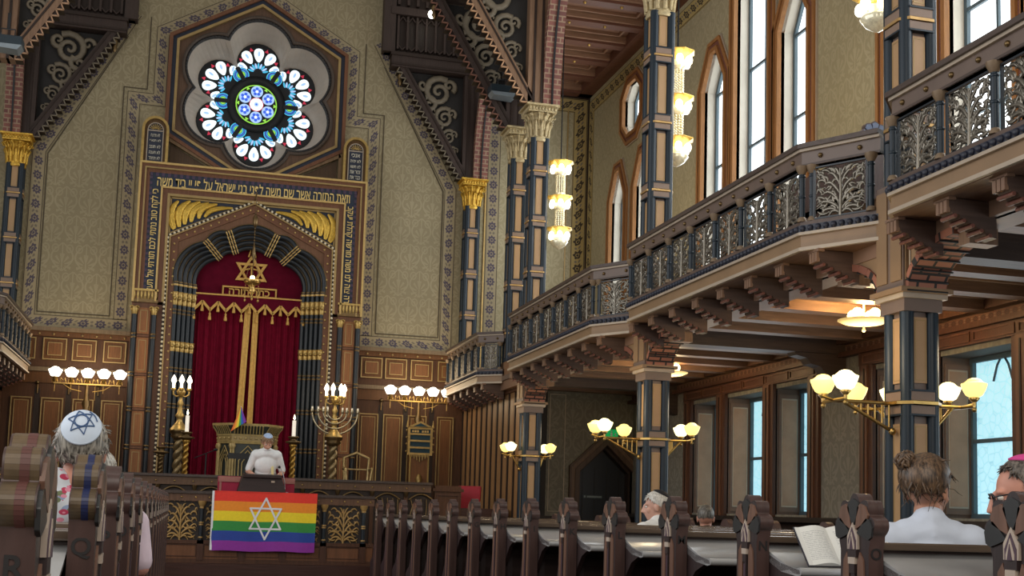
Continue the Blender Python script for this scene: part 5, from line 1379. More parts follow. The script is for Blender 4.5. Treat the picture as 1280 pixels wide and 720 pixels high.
for y, s, l in ((8.48, -1, 'brick banded corbel on the camera side of the nearest column'), (8.48, 1, 'brick banded corbel on the far side of the nearest column'), (14.05, -1, 'brick banded corbel on the camera side of the middle column'), (14.05, 1, 'brick banded corbel on the far side of the middle column'), (19.62, -1, 'brick banded corbel on the camera side of the column by the partition')):
    corbel(y, s)['label'] = l
# transverse beams with wall brackets
for i, y in enumerate((8.48, 14.05, 19.62)):
    b = MB(); b.box(XC+.19, XO, y-.13, y+.13, 3.34, 3.6, 0); P = [(XO, 2.95), (XO, 3.36), (XO-.75, 3.36), (XO-.7, 3.3), (XO-.55, 3.27), (XO-.5, 3.2), (XO-.36, 3.17), (XO-.3, 3.09), (XO-.16, 3.06), (XO-.1, 2.97)]
    b.prism(P, y-.1, y+.1, 'Y', 0); struct(b.build(trimname(), [wood('cross_beam', '#3d312b', .55, along='X')]))

# ================================================================ GALLERY BALUSTRADES
SCAL = mat('scallop_blue_black', '#1c2030', .5)
def lattice_mesh(w, h, name, par, loc, ang):
    b = MB(); foliage(b, w-.03, h-.02, 0, 1.4, 0.0, 22); b.rframe(-w/2, w/2, -.005, h, .014, -.012, .012, 'Y', 1)
    o = b.build(name, [PEWT, BLUE], par); o.location = loc; o.rotation_euler = (0, 0, ang); return o
def console(b, y):
    P = [(5.40, 3.47), (5.02, 3.47), (5.02, 3.41), (5.05, 3.36), (5.10, 3.36), (5.11, 3.33), (5.16, 3.33), (5.17, 3.30), (5.23, 3.30), (5.24, 3.27), (5.3, 3.27), (5.31, 3.23), (5.40, 3.21)]
    b.prism([(sx_(x), z) for x, z in P], y-.065, y+.065, 'Y', 0)
    for q in (-.045, 0, .045): b.box(min(sx_(5.0), sx_(5.03)), max(sx_(5.0), sx_(5.03)), y+q-.018, y+q+.018, 3.37, 3.46, 1)
    for k in range(5): b.tube([(sx_(5.06+.07*k), y-.08, 3.345-.03*k), (sx_(5.06+.07*k), y+.08, 3.345-.03*k)], .016, 6, 2)
    b.box(min(sx_(5.0), sx_(5.06)), max(sx_(5.0), sx_(5.06)), y-.09, y+.09, 3.455, 3.48, 1)
side = [1]
def sx_(x): return x if side[0] > 0 else 2.0-x
def gallery(ya, yb, label, s=1, npan=7, y_near=None, y_far=None):
    side[0] = s
    yn = ya+.77 if y_near is None else y_near; yf = yb-.62 if y_far is None else y_far
    P = [(5.33, min(yb-.16, yf+.46)), (4.95, yf), (4.95, yn), (5.33, ya+.16)]
    P = [(sx_(x), y) for x, y in P]
    cy = (ya+yb)/2; org = (sx_(4.95), cy, 3.48)
    t = thing('gallery_balustrade', label, 'balustrade', org)
    PI_ = Matrix.Translation((-org[0], -org[1], -org[2]))
    def bb(b, name, mats, par=t, **k):
        o = b.build(name, mats, par, **k)
        if par is t: o.matrix_parent_inverse = PI_
        return o
    def off(d):  # outward offset polyline (towards the nave)
        out = []
        for i, p in enumerate(P):
            p = Vector(p); ns = []
            for a, c in ((i-1, i), (i, i+1)):
                if a >= 0 and c < len(P):
                    e = (Vector(P[c])-Vector(P[a])).normalized(); n = Vector((e.y, -e.x))
                    if (s > 0 and n.x > 0 and abs(n.x) > .1) or (s < 0 and n.x < 0): n = -n
                    ns.append(n)
            m = sum(ns, Vector((0, 0))); m = m/max(.3, m.dot(ns[0])); out.append(p+m*d)
        return out
    def sweep(b, d0, d1, z0, z1, m):
        A, B_ = off(d0), off(d1)
        for i in range(3):
            b.slab([(A[i].x, A[i].y, z0), (A[i+1].x, A[i+1].y, z0), (B_[i+1].x, B_[i+1].y, z0), (B_[i].x, B_[i].y, z0)], (0, 0, z1-z0), m)
    b = MB(); sweep(b, -.09, .055, 4.37, 4.41, 0); sweep(b, -.05, .03, 4.345, 4.37, 1); sweep(b, -.06, .005, 4.215, 4.345, 2); sweep(b, -.06, .02, 4.215, 4.235, 0)
    A = off(.01)
    for i in range(3):
        e = A[i+1]-A[i]; n = max(2, round(e.length/.29))
        for k in range(n): q = A[i]+e*(k+.5)/n; b.ball((q.x, q.y, 4.29), .022, 3, 8, 5)
    bb(b, 'top_rail', [wood('gallery_rail_cap', '#4a3d37', .4, along='Y'), GREYL, RAILP, BRONZE])
    b = MB(); sweep(b, -.09, .02, 3.70, 3.735, 3); sweep(b, -.09, .035, 3.64, 3.70, 0)
    A = off(.036)
    for i in range(3):
        e = A[i+1]-A[i]; n = max(2, round(e.length/.075)); d = e/n
        for k in range(n): q = A[i]+d*(k+.5); b.ball((q.x, q.y, 3.668), .03, 0, 6, 4)
    sweep(b, -.09, .04, 3.615, 3.64, 1); sweep(b, -.09, .012, 3.51, 3.615, 2); sweep(b, -.09, .035, 3.48, 3.51, 1)
    bb(b, 'fascia', [SCAL, GREYL, TANF, wood('gallery_sill', '#5a4a42', .45, along='Y')])
    # soffit
    b = MB(); b.prism([(p[0], p[1]) for p in P]+[(sx_(5.5), P[3][1]), (sx_(5.5), P[0][1])], 3.475, 3.5, 'Z'); bb(b, 'soffit', wood('soffit_boards', '#6b5140', .5, along='Y'))
    # colonnettes and panels
    def colon(x, y):
        b = MB(); b.cyl(x, y, 3.735, 4.17, .026, 8, 0)
        for z in (3.75, 3.95, 4.13): b.lathe([(.026, z-.012), (.034, z), (.026, z+.012)], (x, y, 0), 8, 0)
        b.lathe([(.028, 4.15), (.05, 4.19), (.058, 4.22)], (x, y, 0), 8, 1); b.lathe([(.045, 3.735), (.04, 3.76), (.028, 3.775)], (x, y, 0), 8, 1)
        b.box(x-.035, x+.035, y-.035, y+.035, 4.19, 4.225, 1)
        return bb(b, 'colonnette', [BLUEC, mat('colonnette_bronze', '#7d6a55', .45, .3)])
    dy = (yf-yn)/npan
    for k in range(npan+1): colon(P[1][0], yn+dy*k)
    colon(P[2][0]+(.06*s), P[2][1]-.07); colon(P[3][0]-.05*s, P[3][1]+.06); colon(P[0][0]-.05*s, P[0][1]-.06); colon(P[1][0]+.06*s, P[1][1]+.07)
    f = None
    for k in range(npan):
        loc = Vector((P[1][0]+.02*s, yn+dy*(k+.5), 3.745))
        if f is None: f = lattice_mesh(dy-.09, .45, 'lattice_panel', t, loc, -pi/2*s); f.matrix_parent_inverse = PI_
        else: c = f.copy(); COL.objects.link(c); c.parent = t; c.matrix_parent_inverse = PI_; c.location = loc
    for a, c in ((2, 3), (0, 1)):
        p, q = Vector(P[a]), Vector(P[c]); e = q-p; m = (p+q)/2
        o = lattice_mesh(e.length-.22, .45, 'lattice_panel', t, (m.x, m.y, 3.745), math.atan2(e.y, e.x)); o.matrix_parent_inverse = PI_
    # consoles under the floor
    n = npan+1
    for k in range(n):
        b = MB(); console(b, yn-.1+(yf-yn+.2)*k/(n-1)); bb(b, 'console', [wood('console_oak', '#4e3d35', .5, along='X'), TANB, wood('console_red', '#6a4238', .5)])
    b = MB(); b.box(min(sx_(5.38), sx_(5.42)), max(sx_(5.38), sx_(5.42)), ya+.2, yb-.2, 3.1+.26, 3.48, 0); bb(b, 'back_board', wood('board_mauve', '#5a4742', .55, along='Y'))
    return t
gallery(2.91, 8.48, 'gallery balustrade bay nearest the camera at the upper right')
gallery(8.48, 14.05, 'gallery balustrade bay between the nearest and the middle column')
gallery(14.05, 19.62, 'gallery balustrade bay between the middle column and the partition column')
gallery(20.75, 24.8, 'short gallery balustrade bay right of the ark, next to the ark wall', 1, 5, 21.25, 23.95)
gallery(19.62, 24.8, 'gallery balustrade bay at the left edge, next to the ark wall', -1, 7, 20.5, 23.85)
side[0] = 1
b = MB(); b.box(-7, XL+.1, 19.5, YW, 3.5, 3.84); struct(b.build('ceiling_left_gallery', WMID))
b = MB(); b.box(XL-.2, XL+.02, 19.6, YW, 3.2, 3.6); b.box(XL-.06, XL+.02, 20.0, YW, 0, 3.3); struct(b.build('wall_left_partition', WMID))

# bench with a fan top up on the gallery
gb = thing('gallery_bench', 'bench on the gallery whose blue fan shaped top shows above the balustrade', 'bench', (5.92, 9.72, 3.86))
b = MB(); fo_ = fan_outline(0, .87, 8, .12, .02); b.prism([(.1, .8)]+fo_+[(-.1, .8), (-.12, 0), (.12, 0)], -.03, .03, 'Y'); e = b.build('end_panel', PEWM, gb)
b = MB()
for l in range(5):
    a = radians(-8+39.2*(l+.5)); d = Vector((cos(a), sin(a))); q = Vector((-d.y, d.x)); pl = []
    for u, w in ((.03, 0), (.08, .026), (.12, .034), (.137, 0), (.12, -.034), (.08, -.026)): p = Vector((0, .86))+d*u+q*w; pl.append((p.x, p.y))
    b.prism(pl, -.04, -.028, 'Y')
b.build('fan_petals', mat('slate_blue_petal', '#5a6a8a', .4), e)
b = MB(); b.box(-.06, .06, .03, 1.6, .3, .78); b.box(-.06, .4, .03, 1.6, .36, .42); b.build('seat', PEWM, gb)

# ================================================================ ROOF BRACES AND BRICK ARCHES
SCRW = mat('carved_scroll_oak', '#6b6150', .6, 0, .2, 10)
def spiral(b, c, r0, turns, a0, sgn, fat, y, m=0):
    n = int(14*turns); pts = []; R = []
    for i in range(n+1):
        t = i/n; r = r0*(1-t)**1.0+.01; a = a0+sgn*2*pi*turns*t
        pts.append((c[0]+r*cos(a), y, c[1]+r*sin(a))); R.append(fat*(.4+.6*(1-t)))
    b.tube(pts, R, 6, m, flat=.6, up=(0, 1, 0))
def brace(y, s, label, timber, xc=XC, edge=None, arcade=True, th=.13):
    """right triangle brace from the column capital up to a roof beam"""
    X = lambda x: sxs(x, s)
    t = thing('roof_brace', label, 'brace', (X(xc), y, 8.12))
    PI_ = Matrix.Translation((-X(xc), -y, -8.12))
    def bb(b, n, m):
        o = b.build(n, m, t); o.matrix_parent_inverse = PI_; return o
    def bx(b, x0, x1, *r): b.box(min(X(x0), X(x1)), max(X(x0), X(x1)), *r)
    b = MB(); bx(b, xc-.28, xc+.06, y-th, y+th, 8.12, 10.4, 0); bx(b, xc-.2, xc-.16, y-th-.02, y+th, 8.12, 10.4, 1); bx(b, xc-.06, xc-.02, y-th-.02, y+th, 8.12, 10.4, 1); bb(b, 'post', [timber, WDARK])
    lo = Vector((xc-.22, 8.16)); hi = Vector((xc-1.62, 10.42)); d = (hi-lo).normalized(); n = Vector((d.y, -d.x))
    if n.x > 0: n = -n   # towards nave / downwards side
    b = MB(); b.bar((X(lo.x), y, lo.y), (X(hi.x), y, hi.y), .16, 2*th, 0, (0, 1, 0)); b.bar((X(lo.x-n.x*.03), y-th, lo.y-n.y*.03), (X(hi.x-n.x*.03), y-th, hi.y-n.y*.03), .03, .03, 1, (0, 1, 0)); bb(b, 'diagonal_beam', [timber, WDARK])
    b = MB(); L = (hi-lo).length; k = int(L/.13)
    for i in range(k):
        p = lo+d*(L*i/k)+n*.08; q = lo+d*(L*(i+1)/k)+n*.08; m_ = (p+q)/2+n*.1
        tri = [(X(p.x), p.y), (X(m_.x), m_.y), (X(q.x), q.y)]
        b.prism(tri if s > 0 else tri[::-1], y-th+.02, y+th-.02, 'Y', 1)
        b.bar((X(p.x), y-th, p.y), (X(m_.x), y-th, m_.y), .022, .03, 0, (0, 1, 0)); b.bar((X(m_.x), y-th, m_.y), (X(q.x), y-th, q.y), .022, .03, 0, (0, 1, 0))
    bb(b, 'zigzag_edge', [edge or SCRW, WDARK])
    b = MB()
    for t_, sc in ((.86, .50), (.62, .34), (.44, .24), (.30, .17), (.19, .11)):
        z = 8.16+2.26*t_; xd = xc-.22-1.40*t_*1.0; w = (xc-.3)-xd
        cx = xc-.34-w*.42; r = sc*.62
        spiral(b, (X(cx), z-.12), r, 1.8, 1.0 if s > 0 else 2.1, 1*s, .045*sc/.3, y); spiral(b, (X(cx-r*.6), z-.12-r*.9), r*.5, 1.3, 2.2, -1*s, .035*sc/.3, y); spiral(b, (X(cx+r*.7), z-.12+r*.5), r*.45, 1.2, -1.0, 1*s, .035*sc/.3, y)
        spiral(b, (X(cx-r*1.1), z+.0), r*.4, 1.1, 0, -1*s, .03*sc/.3, y)
    bb(b, 'carved_scrollwork', SCRW)
    b = MB(); tri = [(X(xc-.25), 8.3), (X(xc-.25), 10.36), (X(xc-1.5), 10.36)]; b.prism(tri if s < 0 else tri[::-1], y+.06, y+.1, 'Y'); bb(b, 'backing', mat('brace_backing', '#1c1917', .7))
    b = MB(); bx(b, xc-1.86, xc+.1, y-th-.03, y+th, 10.38, 10.7, 0); bx(b, xc-1.88, xc+.1, y-th-.06, y+th, 10.62, 10.68, 1); bx(b, xc-1.86, xc+.1, y-th-.05, y+th, 10.42, 10.46, 1); bb(b, 'tie_beam', [timber, WDARK])
    b = MB(); b.lathe([(.02, 10.02), (.06, 10.1), (.04, 10.14), (.07, 10.2), (.045, 10.28), (.09, 10.34), (.09, 10.4)], (X(xc-1.64), y, 0), 12, 0); bb(b, 'pendant', BRONZE)
    if arcade:
        b = MB(); bx(b, xc-2.0, xc+.1, y-.02, y+th, 10.7, 13.2, 1); bx(b, xc-2.05, xc-1.8, y-th, y+th, 10.7, 13.2, 0)
        for i in range(9):
            q = xc-1.74+.2*i; bx(b, q-.022, q+.022, y-th+.02, y, 10.78, 11.5, 0); b.tube([(X(q+.02), y-.06, 10.86), (X(q+.1), y-.06, 10.78), (X(q+.18), y-.06, 10.86)], .025, 5, 0); b.tube([(X(q+.02), y-.06, 11.4), (X(q+.1), y-.06, 11.5), (X(q+.18), y-.06, 11.4)], .025, 5, 0)
            bx(b, q-.03, q+.03, y-th+.02, y, 11.75, 13.2, 0)
        bx(b, xc-1.9, xc+.1, y-th-.02, y+th, 11.52, 11.68, 0); bb(b, 'arcade_panel', [timber, WDARK])
    return t
def sxs(x, s): return x if s > 0 else 2.0-x
brace(24.62, 1, 'dark carved roof brace over the gold capital right of the rose window', WTRUSS)
brace(24.62, -1, 'dark carved roof brace over the gold capital left of the rose window', WTRUSS)
brace(20.95, 1, 'dark roof brace half hidden behind the tan one at the upper middle', WTRUSS, XC, wood('zigzag_red_oak', '#7a5648', .5), False)
brace(19.5, 1, 'tan edged carved roof brace on the partition column at the upper middle', WBEAM, XC, wood('zigzag_tan', '#b08a6a', .5), False)  # same timber as the dark braces, window light put into its tan
brace(20.3, -1, 'roof brace at the very left edge with a tan zigzag rim', WBEAM, XC-.2, wood('zigzag_tan_left', '#a07e62', .5), False)
def brick_arch(x, y0, y1, label, w=.30):
    b = MB(); zs = 8.12; S = y1-y0; N = 22; rin, th = S-.0, .16
    pts = []
    amax = math.acos(.5)
    for i in range(N+1): a = amax*i/N; pts.append((y0+S*cos(a), zs+S*sin(a), cos(a), sin(a)))     # from the far springing up to the apex
    acc = 0; Lst = []
    for i, (y, z, c, s_) in enumerate(pts):
        if i: acc += math.hypot(y-pts[i-1][0], z-pts[i-1][1])
        Lst.append(acc)
    for mir in (0, 1):
        for i in range(N):
            def g(k, e, xx):
                y, z, c, s_ = pts[k]; yy, zz = y-th*c*e, z-th*s_*e*.6
                if mir: yy = y0+y1-yy
                return (xx, yy, zz)
            a, c = x-w/2, x+w/2
            quads = [(g(i,1,a), g(i,1,c), g(i+1,1,c), g(i+1,1,a), w), (g(i,0,a), g(i,1,a), g(i+1,1,a), g(i+1,0,a), th), (g(i,1,c), g(i,0,c), g(i+1,0,c), g(i+1,1,c), th), (g(i,0,c), g(i,0,a), g(i+1,0,a), g(i+1,0,c), w)]
            for q in quads: b.add(list(q[:4]), [(0,1,2,3)], 0, False, [[(0, Lst[i]), (q[4], Lst[i]), (q[4], Lst[i+1]), (0, Lst[i+1])]])
            if 1:
                pa, pb = Vector(g(i, 1.1, x)), Vector(g(i+1, 1.1, x)); b.bar(pa, pb, .03, .03, 1, (1, 0, 0))
    return tag(b.build('brick_arch', [BRICK, IRON]), label, 'arch')
brick_arch(XC+.14, 14.25, 19.5, 'banded brick arch springing from the partition column towards the camera')
brick_arch(XC+.1, 21.1, 24.55, 'banded brick arch rising from the gold capital right of the ark')
brick_arch(XL-.1, 19.4, 24.5, 'banded brick arch rising from the gold capital at the left edge')

# fixtures up at the braces
def flood(loc, label, rot, sz=1.0):
    t = thing('floodlight', label, 'floodlight', loc, rot)
    b = MB(); b.box(-.25*sz, .25*sz, -.15, .15, .02, .16); b.build('housing', mat('dark_teal_metal', '#202c33', .4, .3), t, bevel=.01)
    b = MB(); b.prism([(-.25*sz, .02), (.25*sz, .02), (.18*sz, -.06), (-.2*sz, -.04)], -.16, .12, 'Y'); b.build('lens_hood', mat('grey_hood', '#7c868c', .4, .3), t)
    b = MB(); b.tube([(-.1, 0, .16), (-.1, 0, .3), (.1, 0, .3), (.1, 0, .16)], .012, 6); b.bar((0, 0, .3), (0, 0, .55), .03, .03); b.build('yoke', IRON, t)
flood((5.09, 20.6, 8.62), 'dark boxy floodlight hung under the brace beside the partition column capital', 0)
flood((-3.0, 19.3, 7.98), 'dark floodlight with a grey hood at the left edge under the brick arch', 0, .9)
hb = thing('hanging_bulb', 'bare glowing bulb hanging by a cord before the dark roof panel', 'lamp', (4.36, 24.0, 11.4))
b = MB(); b.tube([(0, 0, .1), (0, 0, 1.8)], .008, 5); b.cyl(0, 0, .06, .14, .03, 8); b.build('cord', IRON, hb)
b = MB(); b.ball((0, 0, 0), .075, 0, 12, 8, (1, 1, 1.15)); b.build('bulb', glow('white_bulb', '#fffbe8', 10), hb)

# ================================================================ COLUMN BRACKET LAMPS
OPAL = glow('opal_tulip_shade', '#ffe486', 1.3); OPALW = glow('opal_tulip_shade_hot', '#fff2b4', 2.2)
def bracket_lamp(x, y, label, back=True, left=.73, right=.5):
    t = thing('bracket_lamp', label, 'lamp', (x, y, 2.14))
    b = MB(); b.prism([(-.2, -.11), (-.11, -.2), (.11, -.2), (.2, -.11), (.2, .11), (.11, .2), (-.11, .2), (-.2, .11)], -.012, .012, 'Z'); b.build('collar', BRASS, t)
    arms = [((-1, 0), left), ((1, 0), right)]+([((0, 1), .6)] if back else [])
    for i, (d, L) in enumerate(arms):
        D = Vector((d[0], d[1], 0)); T = Vector((-d[1], d[0], 0)); b = MB()
        b.tube([D*.17, D*(L-.05)], .016, 6); b.tube([D*.17+Vector((0, 0, -.22)), D*(L-.12)], .014, 6); b.ball(D*.17+Vector((0, 0, -.22)), .03)
        for k in range(5): q = .2+(L-.42)*k/5; b.tube([D*q+Vector((0, 0, -.2*(1-(q-.17)/(L-.29)))), D*q], .009, 5)
        g0 = T*.17+D*.0; b.tube([D*(L-.05)-T*.17, D*(L-.05)+T*.17], .015, 6); b.tube([D*(L-.05), D*(L+.06)+Vector((0, 0, .03))], .012, 6)
        for s in (-1, 1): p = D*(L-.05)+T*.17*s; b.tube([p, p+Vector((0, 0, .05))], .014, 6); b.lathe([(.02, .03), (.045, .06), (.03, .07)], tuple(p), 8); b.ball(p-Vector((0, 0, .03)), .02)
        a = b.build('arm', BRASS, t)
        for s in (-1, 1):
            p = D*(L-.05)+T*.17*s; g = MB(); globe(g, p.x, p.y, p.z+.145, .1); g.build('shade', OPALW if (s*(1 if d[0] >= 0 else -1) > 0) == (d[0] > 0) else OPAL, a)
bracket_lamp(XC, 8.48, 'brass bracket lamp with tulip shades on the nearest column')
bracket_lamp(XC, 14.05, 'brass bracket lamp with tulip shades on the middle column')
bracket_lamp(XC, 19.62, 'brass bracket lamp with tulip shades on the column by the partition', False, .42, .36)

# ================================================================ CHANDELIERS ON THE GALLERY
CRY = mat('crystal_drops', '#e8e0c4', .12, .2, .3, 30, 0, None, 1.0, '#ffe9b0', .08); GPL = mat('gilt_plate', '#d8b45a', .35, .5, .2, 20, 0, None, 1.0, '#ffca50', .1)  # faint emission puts the bulbs' glow into the crystal and gilt
CBULB = glow('chandelier_bulb', '#fff2cc', 5)
def chandelier(x, y, label, zt=7.18):
    t = thing('chandelier', label, 'chandelier', (x, y, 5.68))
    z0 = lambda z: z-5.68
    b = MB(); b.tube([(0, 0, z0(7.1)), (0, 0, z0(10.5))], .011, 5); b.lathe([(.07, z0(10.42)), (.07, z0(10.5))], (0, 0, 0), 8); b.build('rod', IRON, t)
    for z in (7.14, 6.53, 5.98):
        b = MB(); b.lathe([(.08, z0(z)-.05), (.12, z0(z)-.01), (.23, z0(z)+.055), (.23, z0(z)+.065), (.06, z0(z)+.03)], (0, 0, 0), 8, 0, False)
        tr_ = b.build('gilt_tier', GPL, t)
        for k in range(6):
            a = 2*pi*k/6+.3; b = MB(); b.ball((.155*cos(a), .155*sin(a), z0(z)-.06), .05, 0, 8, 6, (1, 1, 1.25)); b.build('bulb', CBULB, tr_)
        b = MB(); zl = z0(z)-.5 if z > 6 else z0(z)-.14
        b.lathe([(.10, z0(z)-.05), (.105, z0(z)-.14), (.075, z0(z)-.17)], (0, 0, 0), 12, 0)
        if z > 6:
            for k in range(12):
                a = 2*pi*k/12
                for q in range(9): b.ball((.075*cos(a), .075*sin(a), z0(z)-.19-.035*q), .013, 0, 5, 4, (1, 1, 1.4))
            for q in range(3): b.lathe([(.085-.01*q, zl+.02-.03*q), (.09-.01*q, zl-.0-.03*q), (.08-.01*q, zl-.02-.03*q)], (0, 0, 0), 12, 0)
        b.build('crystal_strings', CRY, tr_)
    b = MB(); b.lathe([(.13, .16), (.15, .13), (.1, .06), (.04, .02), (.001, 0)], (0, 0, 0), 14, 0, flute=.06, nf=14); b.build('crystal_bowl', CRY, t)
    return t
chandelier(5.91, 19.6, 'three tier crystal chandelier hanging in front of the aisle end wall')
chandelier(5.86, 14.3, 'crystal chandelier half hidden behind the middle gallery column')
chandelier(5.9, 9.62, 'crystal chandelier whose lowest tier shows at the top by the nearest column')

# round ceiling lamps under the gallery
DBULB = glow('dish_bulb', '#ffe2a0', 5)
def dish_lamp(x, y, label):
    t = thing('ceiling_lamp', label, 'lamp', (x, y, 3.28))
    b = MB(); b.lathe([(.05, -.03), (.2, -.01), (.27, .02), (.27, .03), (.1, .025)], (0, 0, 0), 20, 0); b.tube([(0, 0, -.08), (0, 0, .3)], .01, 6, 0); b.ball((0, 0, -.08), .02)
    b.build('dish', mat('cream_glass_dish', '#e8d49a', .4, 0, .05, 10, 0, None, 0, '#ffd884', .55), t)
    for k in range(4):
        a = pi/2*k+.5; b = MB(); b.ball((.13*cos(a), .13*sin(a), .09), .06, 0, 8, 6); b.build('bulb', DBULB, t)
dish_lamp(6.75, 11.27, 'glowing dish lamp under the aisle ceiling left of the nearest column')
dish_lamp(6.75, 16.6, 'glowing dish lamp under the aisle ceiling just right of the middle column')
ex = thing('exit_sign', 'green glowing exit sign over the dark pointed door', 'sign', (7.62, 21.55, 2.64))
b = MB(); b.box(-.13, .13, 0, .05, 0, .16); b.build('sign_box', glow('exit_green', '#12a050', .6), ex)
b = MB(); b.box(-.02, .02, -.004, 0, .03, .1); b.ball((0, -.002, .125), .018, 0, 8, 5, (1, .2, 1)); b.prism([(.05, .07), (.09, .1), (.09, .04)], -.004, 0, 'Y'); b.build('pictogram', mat('sign_white', '#dfe8e2', .5), ex)
b = MB(); b.box(-.01, .01, .05, .14, .06, .1); b.build('bracket', IRON, ex)
# ================================================================ PEOPLE
def skin(name, c): return mat(name, c, .5, 0, .08, 14, .05, spec=.4)
def cap(b, p, q, r0, r1, m=0, seg=12):
    p, q = Vector(p), Vector(q); b.tube([p, p.lerp(q, .5), q], [r0, (r0+r1)/2, r1], seg, m); b.ball(p, r0, m, seg, 8); b.ball(q, r1, m, seg, 8)
def remesh(b, name, m, parent, vox, it=4):
    o = b.build(name, m, parent, remesh=True)
    r = o.modifiers.new('r', 'REMESH'); r.mode = 'VOXEL'; r.voxel_size = vox; r.use_smooth_shade = True
    s = o.modifiers.new('s', 'SMOOTH'); s.factor = .5; s.iterations = it
    return evald(o)
def hand(b, w, d, up, curl=.5, s=1):
    """palm and five bent fingers; w wrist, d pointing direction, up back of the hand"""
    w = Vector(w); d = Vector(d).normalized(); up = Vector(up); up = (up-d*up.dot(d)).normalized(); x = d.cross(up)*s
    pal = w+d*.05
    M0 = b.M
    for i in range(4):
        o = (i-1.5)*.019; cap(b, w+x*o*.6, w+d*.09+x*o, .016, .012, 0, 8)
        L = (.036, .042, .039, .030)[i]; p = w+d*.09+x*o; dd = d.copy()
        for k in range(3):
            dd = (dd-up*curl*.55).normalized(); q = p+dd*L*(1-.2*k); cap(b, p, q, .0092-.0008*k, .0085-.0008*k, 0, 8); p = q
    p = w+d*.03-x*.03; q = p+(d*.7-x*.7).normalized()*.035; cap(b, w+d*.02-x*.012, p, .014, .012, 0, 8); cap(b, p, q, .011, .01, 0, 8); cap(b, q, q+(d-x*.15-up*.25).normalized()*.028, .0095, .0085, 0, 8)
def person(label, loc, yaw, sc, skinc, shirt_m, hyaw=0, hpitch=0, arms=None, standing=False, lean=0.0, glasses=False, trousers='#2a2c34', headoff=(0, 0)):
    t = thing('person', label, 'person', loc, yaw); t.scale = (sc, sc, sc)
    sk = skinc
    hz = .92 if standing else .54
    up = Vector((0, sin(lean), cos(lean))); fw = Vector((0, cos(lean), -sin(lean)))
    hip = Vector((0, 0, hz)); ch = hip+up*.36; nb = hip+up*.53+Vector((headoff[0]*.55, headoff[1]*.5, 0)); 
    shd = {s: hip+up*.50+Vector((s*.175, 0, 0)) for s in (-1, 1)}
    hc = hip+up*.60+fw*.03+Vector((headoff[0], headoff[1], .105))
    HM = Matrix.Translation(hc) @ Matrix.Rotation(hyaw, 4, 'Z') @ Matrix.Rotation(hpitch, 4, 'X')
    arms = arms or {s: (Vector((s*.25, .06, hz+.24)), Vector((s*.15, .30, hz+.14))) for s in (-1, 1)}
    b = MB()
    def torso(b, g):
        def el(c, r): b.ball(c, 1, 0, 18, 12, (r[0]+g, r[1]+g, r[2]+g))
        el(hip+up*.03, (.165, .125, .12)); el(hip+up*.2, (.15, .115, .16)); el(ch, (.17, .12, .17)); cap(b, shd[-1]+Vector((.02, 0, .0)), shd[1]-Vector((.02, 0, 0)), .062+g, .062+g); cap(b, nb+up*.0, shd[1]*.45+nb*.55, .07+g, .062+g); cap(b, nb, shd[-1]*.45+nb*.55, .07+g, .062+g)
    torso(b, 0); cap(b, nb-up*.02, hc-Vector((0, .005, .07)), .058, .054)
    for s in (-1, 1):
        e, w = arms[s]; cap(b, shd[s], e, .052, .042); cap(b, e, w, .04, .027); hand(b, w, (w-e).normalized(), (0, 0, 1), .5, s)
        if standing:
            cap(b, (s*.09, 0, hz-.02), (s*.1, .02, .48), .085, .058); cap(b, (s*.1, .02, .48), (s*.1, -.02, .08), .055, .038); cap(b, (s*.1, -.03, .045), (s*.11, .14, .035), .042, .03)
        else:
            cap(b, (s*.09, .0, hz-.02), (s*.12, .42, .50), .085, .06); cap(b, (s*.12, .42, .50), (s*.12, .40, .09), .056, .038); cap(b, (s*.12, .38, .045), (s*.13, .55, .035), .042, .03)
    M0 = b.M; b.M = HM
    b.ball((0, -.012, .03), 1, 0, 20, 14, (.077, .096, .093)); b.ball((0, .03, -.03), 1, 0, 16, 10, (.060, .068, .085)); b.ball((0, .058, -.085), 1, 0, 12, 8, (.032, .030, .026))
    b.tube([(0, .088, .035), (0, .104, .0), (0, .116, -.025), (0, .098, -.036)], [.010, .013, .018, .012], 8); 
    for s in (-1, 1):
        b.ball((s*.012, .100, -.03), .011, 0, 8, 6); b.ball((s*.033, .078, .03), 1, 0, 10, 6, (.024, .014, .010)); b.ball((s*.042, .062, -.022), 1, 0, 10, 6, (.024, .02, .022))
        b.ball((s*.077, -.008, -.008), 1, 0, 10, 8, (.010, .021, .033)); b.ball((s*.083, -.014, .008), 1, 0, 8, 6, (.006, .018, .016))
    b.ball((0, .088, -.056), 1, 0, 12, 6, (.024, .012, .007)); b.ball((0, .086, -.067), 1, 0, 12, 6, (.021, .012, .008))
    b.M = M0
    remesh(b, 'body', sk, t, .0065, 5)
    b = MB(); torso(b, .020)
    for s in (-1, 1): e, w = arms[s]; cap(b, shd[s], shd[s].lerp(e, .85), .070, .060)
    cap(b, nb-up*.01, nb+up*.05, .078, .072)
    for i in range(14): a = i*.9; p = hip+up*(.15+.3*((i*37) % 10)/10); b.tube([p+Vector((.165*cos(a), .12*sin(a), -.05)), p+Vector((.17*cos(a+.3), .125*sin(a+.3), .0)), p+Vector((.15*cos(a+.5), .12*sin(a+.5), .06))], .012, 6)
    remesh(b, 'shirt', shirt_m, t, .010, 3)
    # collar
    b = MB(); n = 20; pts = []
    for i in range(n): a = 2*pi*i/n; pts.append(tuple(nb+up*(.045+.012*cos(a+pi))+Vector((.066*cos(a-pi/2+.0), .064*sin(a-pi/2), .0))))
    b.tube(pts, .011, 6, 0, True, 1.9, (0, 0, 1)); b.build('collar', shirt_m, t)
    b = MB()
